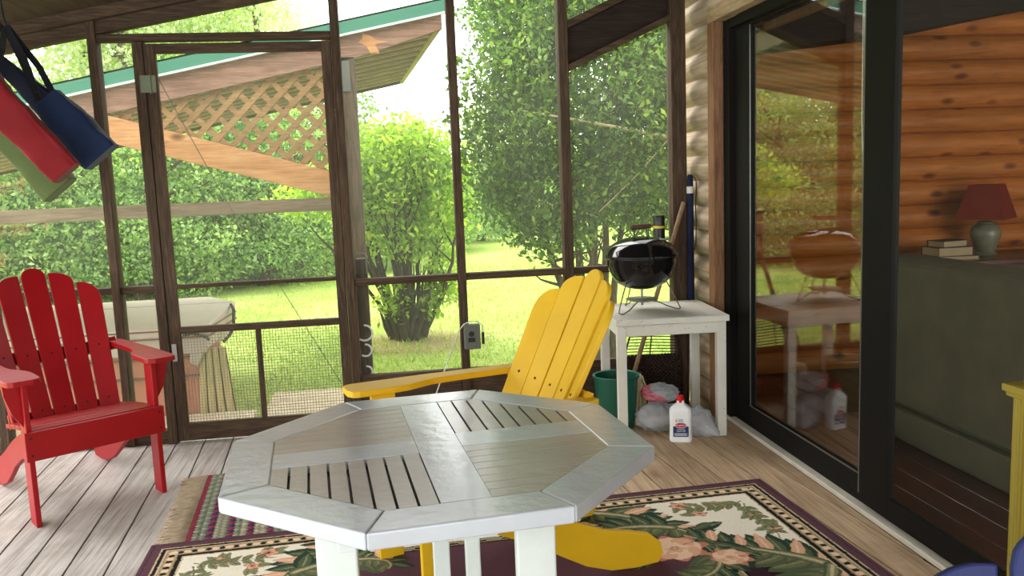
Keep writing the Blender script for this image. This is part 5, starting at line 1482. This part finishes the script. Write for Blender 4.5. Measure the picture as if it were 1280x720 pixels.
ct = thing('console_table', 'dark polished console table against the orange log wall', 'table', (4.05, 5.0, .045))
m_ = MB(); m_.box(-.78,.85,-.26,.24,.722,.756); m_.build('table_top', M['dark_wood'], ct, bevel=.006)
m_ = MB(); m_.box(-.72,.79,-.22,.20,.62,.722); m_.build('apron', M['dark_wood'], ct, bevel=.003)
for x in (-.72,.74):
    for y in (-.21,.16): 
        m_ = MB(); m_.box(x,x+.05,y,y+.05,0,.63); m_.build('leg', M['dark_wood'], ct, bevel=.004)
M['shade_red'] = plain('dark_red_lampshade', (116,42,30), .85, 0, .1, .1, 12)
M['lamp_body'] = plain('celadon_glaze', (112,110,88), .3, 0, .5, .2, 14)
lm_ = thing('table_lamp', 'table lamp with dark red square shade and pale green vase base', 'lamp', (3.80, 5.02, .802), rad(38))
m_ = MB(); m_.lathe([(0,0),(.065,.0),(.068,.012),(.055,.02),(.075,.07),(.092,.13),(.090,.165),(.066,.195),(.048,.205),(.052,.215),(.02,.222),(0,.222)], 32); m_.build('lamp_base', M['lamp_body'], lm_, smooth='auto')
m_ = MB(); m_.lathe([(.008,.22),(.008,.30),(0,.30)], 10); m_.build('neck', M['steel'], lm_)
m_ = MB(); a, b_, z0, z1 = .145, .085, .235, .455; t_ = .004
V = []
for h_, z in ((a,z0),(b_,z1),(b_-t_,z1),(a-t_,z0)): V += [(-h_,-h_,z),(h_,-h_,z),(h_,h_,z),(-h_,h_,z)]
fs = []
for i in range(4):
    for j in range(4): fs.append((i*4+j, i*4+(j+1)%4, ((i+1)%4)*4+(j+1)%4, ((i+1)%4)*4+j))
m_.add(V, fs); m_.build('lamp_shade', M['shade_red'], lm_)
M['page'] = plain('book_pages', (160,140,104), .8); M['cover_dark'] = plain('dark_book_cover', (52,50,54), .5); M['cover_tan'] = plain('tan_book_cover', (140,116,84), .6)
for i, (w, d, h, z, cvr, lab) in enumerate(((.30,.22,.022,.802,'cover_tan','thin pale book lying lowest under two others on the console'),(.24,.18,.055,.8245,'cover_dark','thick dark covered book between two others on the console'),(.19,.14,.04,.880,'cover_dark','small dark covered book topmost of the pile on the console'))):
    b_ = thing('book', lab, 'book', (3.47, 4.93, z), rad(-8+9*i), 'books on the console')
    m_ = MB(); m_.box(-w/2,w/2,-d/2,d/2,0,.003); m_.box(-w/2,w/2,-d/2,d/2,h-.003,h); m_.box(-w/2,w/2,d/2-.004,d/2,0,h); m_.build('cover', M[cvr], b_)
    m_ = MB(); m_.box(-w/2+.006,w/2-.006,-d/2+.006,d/2-.004,.003,h-.003); m_.build('pages', M['page'], b_)
# blind cords hanging inside the fixed pane
m_ = MB()
m_.tube([(1.965,3.36,2.12),(1.967,3.35,1.5),(1.962,3.30,.9),(1.966,3.28,.55),(1.968,3.30,.48),(1.97,3.33,.56),(1.968,3.33,1.0),(1.966,3.37,1.6),(1.965,3.37,2.12)], .0022, 6)
m_.tube([(1.966,3.27,2.12),(1.964,3.25,1.4),(1.962,3.24,.8),(1.966,3.27,.42),(1.97,3.31,.50),(1.966,3.26,.85)], .0020, 6)
o = m_.build('blind_cord', M['cord_white'], smooth='auto'); tag(o, 'thin white blind cords hanging behind the fixed glass pane', 'cord')
m_ = MB(); m_.box(1.952,1.985,3.2,4.4,2.12,2.16); o = m_.build('blind_rail', M['trim_brown'], bevel=.003); struct(o)

# ------------------------------------------------------------------ yellow fluted post at the right edge
M['yellow_old'] = paint('mustard_yellow_paint', (150,132,42), .55, .25, (90,74,30))
yp = thing('plant_stand', 'mustard yellow fluted wooden stand with a small ledge at the right edge of the photo', 'stand', (1.742, 2.085, 0))
m_ = MB()
N = 72; pr = []
for i in range(N):
    a = 2*PI*i/N; s_ = .038-.005*max(0, math.cos(a*18))**2
    ca_, sa_ = math.cos(a), math.sin(a); k_ = 1/max(abs(ca_), abs(sa_))
    pr.append((ca_*min(k_,1.25)*s_, sa_*min(k_,1.25)*s_))
m_.prism(pr, .03, .762); m_.build('fluted_shaft', M['yellow_old'], yp)
m_ = MB(); m_.box(-.048,.048,-.048,.048,0,.05); m_.build('foot', M['yellow_old'], yp, bevel=.005)
m_ = MB(); m_.box(-.056,.056,-.056,.056,.766,.788); m_.box(-.048,.048,-.048,.048,.752,.767); m_.build('ledge', M['yellow_old'], yp, bevel=.004)
m_ = MB(); m_.box(-.012,.04,-.026,.026,.788,1.12); m_.build('upper_post', M['yellow_old'], yp, bevel=.004)
